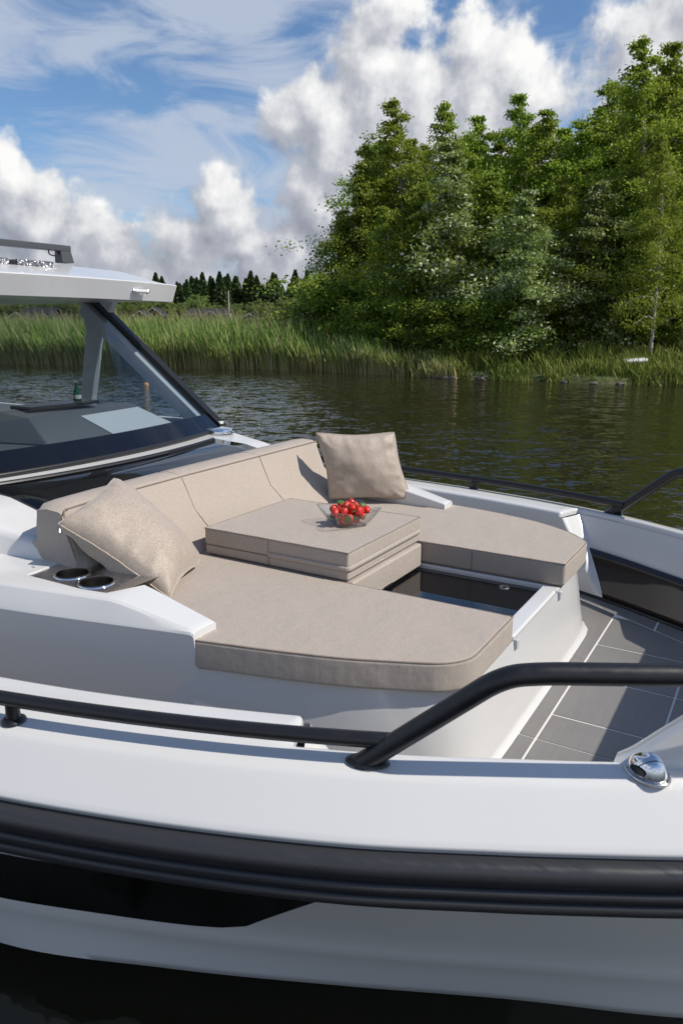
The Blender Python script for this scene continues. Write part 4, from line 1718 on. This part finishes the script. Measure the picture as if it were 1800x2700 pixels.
front = [
    (800, 37.5, 480, K_ALDER, 2, 'dark alder at the left end of the grove, boughs over the reeds', 1.0, 'alder_tree'),
    (845, 36.5, 400, K_ALDER, 2, 'dark alder second from the left end of the grove', 1.0, 'alder_tree'),
    (900, 33.5, 470, K_BIRCH, 3, 'light green young birch in front of the left-hand peak', 1.05, 'birch_tree'),
    (975, 33.5, 420, K_ALDER, 1, 'alder in the front row below the notch between the left peaks', 1.1, 'alder_tree'),
    (1045, 32.0, 325, K_ASPEN, 0, 'grey-green aspen with a dark trunk in the front row', 1.0, 'aspen_tree'),
    (1128, 32.5, 395, K_ALDER, 2, 'alder in the front row left of the silvery aspen', 1.1, 'alder_tree'),
    (1205, 29.5, 440, K_ASPEN, 1, 'silvery aspen in the front row, pale leaf undersides turned out', 1.1, 'aspen_tree'),
    (1290, 31.0, 400, K_BIRCH, 0, 'yellow-green birch in the front row right of the silvery aspen', 1.05, 'birch_tree'),
    (1368, 30.0, 420, K_ASPEN, 2, 'aspen in the front row left of the white-trunked birch', 1.0, 'aspen_tree'),
    (1492, 27.6, 300, K_TALL, 1, 'slender birch with a clear white trunk down to the bank', .75, 'birch_tree'),
    (1560, 28.8, 380, K_BIRCH, 2, 'leafy birch at the right edge beside the white-trunked one', 1.0, 'birch_tree'),
    (1440, 30.2, 470, K_ALDER, 1, 'alder behind the white-trunked birch', 1.1, 'alder_tree'),
]
for px, d, top, kd, q, lab, sx, nm in front:
    tree_at(px, d, top, kd, q, lab, nm, 'front row of the grove', sx)
BUSHES = [(765, 36.0, 640, 'low bush at the left tip of the grove, over the reeds'), (815, 34.8, 655, 'second low bush from the left tip of the grove'),
          (872, 33.2, 690, 'low bush under the two dark alders at the left'), (930, 32.4, 690, 'low bush under the left-hand peak of the grove'),
          (985, 31.5, 700, 'low bush left of the dark aspen trunk'), (1040, 30.6, 690, 'low bush at the foot of the grey-green aspen'),
          (1095, 30.0, 690, 'low bush right of the grey-green aspen'), (1150, 29.4, 700, 'low bush left of the silvery aspen'),
          (1215, 29.6, 690, 'low bush at the foot of the silvery aspen'), (1285, 31.0, 690, 'low bush right of the silvery aspen'),
          (1350, 30.6, 690, 'low bush behind the grassy bank in the middle of the right half'), (1415, 30.4, 690, 'second low bush left of the white-trunked birch'),
          (1470, 30.2, 690, 'low bush just left of the white-trunked birch'), (1545, 29.6, 680, 'low bush just right of the white-trunked birch'),
          (1610, 29.4, 680, 'low bush cut by the right edge of the picture')]
for k, (px, d, top, lab) in enumerate(BUSHES):
    tree_at(px, d, top, K_BUSH, k, lab, 'alder_bush', 'bushes at the foot of the grove', 1.35)

# ---- far shore: spruce wood with paler birches in front
def spruce_mesh(seed, h=14.0, n=2200):
    rng = np.random.default_rng(seed)
    t = rng.random(n) ** .75
    z = h * (.06 + .94 * t)
    tier = np.floor(t * 17) / 17
    r = (1 - t) ** .82 * 3.8 * (.55 + .45 * rng.random(n)) * (1.0 - .25 * np.abs((t - tier) * 17 - .5))
    a = rng.random(n) * 2 * math.pi
    C = np.stack([r * np.cos(a), r * np.sin(a), z - r * .28], axis=1)
    V, F = leaf_quads(C, .75, rng, droop=.5, flat=.2)
    o = quads_mesh('crown', V, F, M_SPRUCE)
    cm = o.data
    bpy.data.objects.remove(o)
    TV, TF = [], []
    limb_tube(TV, TF, np.array([(0, 0, 0), (0, 0, h * .5), (0, 0, h)]), [.2, .12, .02], 6)
    o = mesh('trunk', TV, TF, M_BARKD)
    tm = o.data
    bpy.data.objects.remove(o)
    return tm, cm, h


K_SPRUCE = [spruce_mesh(100 + q) for q in range(4)]
K_FARB = [tree_meshes('far_birch', M_BARKB, M_FARLEAF, h=10.0, width=3.6, base=.08, leaves=3600, lsize=.45, seed=131 + q, lean=.02, shape='round') for q in range(3)]
rt = random.Random(9)
for k in range(210):
    la = -140 + 170 * (k + rt.uniform(-.6, .6)) / 210
    d = rt.uniform(236, 300)
    gz = land_z(la, d - shore(la))
    plant_tree('spruce_tree', K_SPRUCE[k % 4], spot(la, d, gz - .2), rt.uniform(13.0, 16.5), 0, 'dark pointed spruce in the wood on the far shore', 'tree', 'spruces of the far wood', 1.15)
for k in range(84):
    la = -112 + 130 * (k + rt.uniform(-.7, .7)) / 84
    d = rt.uniform(196, 236)
    gz = land_z(la, d - shore(la))
    plant_tree('far_birch_tree', K_FARB[k % 3], spot(la, d, gz - .2), rt.uniform(5.0, 8.5), 0, 'pale green broadleaf tree in front of the far spruce wood', 'tree', 'broadleaf trees of the far shore', 1.1)


# ---- houses on the far shore
def house(px, d, w, dep, hw, hr, wall, roof, label, trim=None, gable_front=True, windows=2):
    la = (px * 1.148 - 900) / 1960 * d * .969
    gz = land_z(la, d - shore(la)) + .9
    e = empty('shore_house', spot(la, d, gz), R(31))
    V = [(-w / 2, -dep / 2, 0), (w / 2, -dep / 2, 0), (w / 2, dep / 2, 0), (-w / 2, dep / 2, 0), (-w / 2, -dep / 2, hw), (w / 2, -dep / 2, hw), (w / 2, dep / 2, hw), (-w / 2, dep / 2, hw)]
    if gable_front:
        V += [(0, -dep / 2, hw + hr), (0, dep / 2, hw + hr)]
        F = [(0, 1, 5, 8, 4), (2, 3, 7, 9, 6), (1, 2, 6, 5), (3, 0, 4, 7)]
        rv = [(-w / 2 - .4, -dep / 2 - .5, hw - .3), (0, -dep / 2 - .5, hw + hr + .08), (w / 2 + .4, -dep / 2 - .5, hw - .3), (-w / 2 - .4, dep / 2 + .5, hw - .3), (0, dep / 2 + .5, hw + hr + .08), (w / 2 + .4, dep / 2 + .5, hw - .3)]
        rf = [(0, 1, 4, 3), (1, 2, 5, 4)]
    else:
        V += [(-w / 2, 0, hw + hr), (w / 2, 0, hw + hr)]
        F = [(0, 1, 5, 4), (2, 3, 7, 6), (1, 2, 6, 9, 5), (3, 0, 4, 8, 7)]
        rv = [(-w / 2 - .4, -dep / 2 - .5, hw - .25), (-w / 2 - .4, 0, hw + hr + .08), (-w / 2 - .4, dep / 2 + .5, hw - .25), (w / 2 + .4, -dep / 2 - .5, hw - .25), (w / 2 + .4, 0, hw + hr + .08), (w / 2 + .4, dep / 2 + .5, hw - .25)]
        rf = [(0, 1, 4, 3), (1, 2, 5, 4)]
    mesh('wall', V, F, wall, parent=e)
    ro = mesh('roof', rv, rf, roof, parent=e)
    so = ro.modifiers.new('solid', 'SOLIDIFY')
    so.thickness = .18
    if trim and gable_front:
        for a_, b_ in ((rv[0], rv[1]), (rv[1], rv[2])):
            a_, b_ = Vector(a_), Vector(b_)
            q = mesh('barge_board', [a_ + Vector((0, -.06, -.14)), b_ + Vector((0, -.06, -.14)), b_ + Vector((0, -.06, .04)), a_ + Vector((0, -.06, .04))], [(0, 1, 2, 3)], trim, parent=e)
            q.modifiers.new('s', 'SOLIDIFY').thickness = .05
    for k in range(windows):
        cx = (k - (windows - 1) / 2) * w / max(windows, 1)
        f_ = box('window', cx - .55, cx + .55, -dep / 2 - .05, -dep / 2 + .02, .75, 1.9, M_WALLWHITE, parent=e)
        box('pane', cx - .45, cx + .45, -dep / 2 - .07, -dep / 2 - .045, .85, 1.8, M_PANE, parent=f_)
    dr = box('door', w * .42 - .9, w * .42, -dep / 2 - .05, -dep / 2 + .02, .05, 2.0, M_WALLDARK, parent=e)
    return tag(e, label, 'house', 'houses on the far shore')


house(331, 175, 4.4, 6, 1.2, 1.4, M_WALLRED, M_ROOFDARK, 'small dark red cabin with white gable edges, left of its twin', M_WALLWHITE, windows=2)
house(360, 184, 4.6, 6, 1.8, 1.6, M_WALLRED, M_ROOFDARK, 'dark red cabin half hidden behind the windscreen pillar side cabin', M_WALLWHITE, windows=2)
mh = house(484, 180, 9.4, 7, 1.9, 1.2, M_WALLWHITE, M_ROOFDARK, 'long low white house with a dark roof beside the pole', gable_front=False, windows=4)
house(487, 174.0, 3.6, 4, 1.5, 1.0, M_WALLWHITE, M_ROOFDARK, 'white gabled porch in front of the long dark-roofed house', M_WALLWHITE, windows=1)
house(575, 170, 3.4, 4, 1.1, .8, M_WALLDARK, M_ROOFGREY, 'tiny shed right of the pole', M_WALLWHITE, windows=1)
house(690, 150, 4.2, 5, 1.1, 1.9, M_ROOFGREY, M_ROOFGREY, 'low hut with a steep grey-brown roof near the grove', windows=1)
house(52, 165, 4.2, 5, 1.2, 1.0, M_WALLDARK, M_ROOFDARK, 'small dark hut seen through the windscreen at the left', M_WALLWHITE, windows=1)
house(98, 172, 6.5, 6, 1.5, 1.8, M_WALLDARK, M_ROOFDARK, 'dark house seen through the windscreen', gable_front=False, windows=2)
la = (527 * 1.148 - 900) / 1960 * 158 * .969
pole = tube('utility_pole', [(0, 0, 0), (0, 0, 7.4)], [.13, .09], M_POLE, n=8)
pole.location = spot(la, 158, .9)
tag(pole, 'pale upright pole beside the long dark-roofed house', 'pole')

# ---------------------------------------------------------------- reeds, grass, stones
def blades(name, pts, heights, width, rng, m_, bendy=.25, label='', cat='', lean=.18):
    n = len(pts)
    an = rng.random(n) * math.pi * 2
    side = np.stack([np.cos(an), np.sin(an), np.zeros(n)], axis=1) * (width * rng.uniform(.6, 1.4, n))[:, None]
    dirn = rng.normal(size=(n, 3)) * bendy + WIND * lean
    dirn[:, 2] = 0
    lv = []
    for t, wf in ((0, 1.0), (.45, 1.1), (.8, .75), (1.0, .12)):
        c = pts + dirn * (heights * t ** 2)[:, None] * .6
        c[:, 2] = pts[:, 2] + heights * t * (1 - .06 * t)
        lv.append(c - side * wf)
        lv.append(c + side * wf)
    V = np.stack(lv, axis=1).reshape(-1, 3)
    base_i = np.arange(n, dtype=np.int32)[:, None] * 8
    F = np.concatenate([base_i + np.array([[2 * k, 2 * k + 1, 2 * k + 3, 2 * k + 2]]) for k in range(3)], axis=0)
    o = quads_mesh(name, V, F, m_)
    return tag(o, label, cat, kind='stuff')


def scatter(n, la0, la1, s0, s1, rng, power=1.0):
    la = rng.uniform(la0, la1, n)
    s = s0 + (s1 - s0) * rng.random(n) ** power
    ds = np.interp(la, [a for a, _ in D_TAB], [b for _, b in D_TAB])
    out = np.zeros((n, 3))
    out[:, 0] = CAM.x + SIDE.x * la + HEAD.x * (ds + s)
    out[:, 1] = CAM.y + SIDE.y * la + HEAD.y * (ds + s)
    return out, la, s


rg = np.random.default_rng(3)
pts, la_, s_ = scatter(56000, -46, 4.2, -.5, 10.0, rg, 1.9)
tuft = np.array([noise.noise((float(a) * .55, float(b) * .5, 0)) for a, b in zip(la_, s_)])
keep = rg.random(len(pts)) < np.clip(.75 + tuft * .9 + .3 * (s_ > .6), .08, 1)
pts, la_, s_, tuft = pts[keep], la_[keep], s_[keep], tuft[keep]
pts[:, 2] = -.1
hts = (2.15 + .40 * tuft + rg.normal(size=len(pts)) * .34) * np.interp(s_, [-.5, .4, 2, 10], [.66, .90, 1.0, 1.06]) * np.interp(la_, [-46, -3, .5, 4.2], [1, 1, .74, .40])
blades('reed_bed', pts, hts, .021, rg, M_REED, .22, 'tall green reed bed standing along the lake edge at the left', 'reeds')
pts, la_, s_ = scatter(30000, .5, 18, -.25, 7.0, rg, 1.2)
tuft = np.array([noise.noise((float(a) * 1.1, float(b) * 1.1, 4)) for a, b in zip(la_, s_)])
keep = rg.random(len(pts)) < np.clip(.62 + tuft * 1.2, .06, 1)
pts, la_, s_, tuft = pts[keep], la_[keep], s_[keep], tuft[keep]
pts[:, 2] = np.array([land_z(a, b) for a, b in zip(la_, s_)]) - .04
hts = np.clip(.50 + .45 * tuft + rg.normal(size=len(pts)) * .16, .12, 1.5) * np.interp(s_, [-.25, .4, 2, 7], [.55, .8, 1.0, 1.25])
blades('bank_grass', pts, hts, .018, rg, M_GRASS, .45, 'rough sunlit grass on the low bank below the grove', 'grass')
pts, la_, s_ = scatter(15000, -60, 60, 9, 60, rg, 1.0)
pts[:, 2] = .35
blades('meadow_grass', pts, rg.uniform(.7, 1.5, len(pts)), .05, rg, M_REED, .3, 'tall meadow grass behind the reed bed', 'grass')

rs = random.Random(4)
for k in range(20):
    la = rs.uniform(1.5, 13.0)
    r_ = rs.uniform(.07, .20)
    bm = bmesh.new()
    bmesh.ops.create_icosphere(bm, subdivisions=3, radius=r_)
    for v in bm.verts:
        q = v.co.normalized()
        v.co *= 1 + .35 * noise.noise(q * 1.6 + Vector((k * 3.1, 0, 0))) + .12 * noise.noise(q * 4 + Vector((0, k, 0)))
        v.co.z *= .55
    me = bpy.data.meshes.new('bank_stone')
    bm.to_mesh(me)
    bm.free()
    me.polygons.foreach_set('use_smooth', [True] * len(me.polygons))
    p = spot(la, shore(la) + rs.uniform(-.25, .45) + .5 * math.sin(la * 1.3), 0.02)
    st_ = link('bank_stone', me, M_STONE, loc=p)
    tag(st_, 'brown-grey stone lying at the water line of the grassy bank', 'stone', 'stones along the bank')
# pale overturned board lying in the grass near the white-trunked birch
la, d = 10.15, 26.2
pb = prism('white_board', [(-.42, -.16), (.32, -.18), (.46, -.03), (.40, .14), (-.40, .17)], 0, .10, M_PLASTIC, bevel=.03, loc=spot(la, d, .68))
pb.rotation_euler = (R(8), R(-3), R(40))
rbx = box('board_rib', -.34, .34, -.03, .03, .098, .125, M_PLASTIC, parent=pb, bevel=.008)
tag(pb, 'white plastic board lying in the grass near the white-trunked birch', 'board')
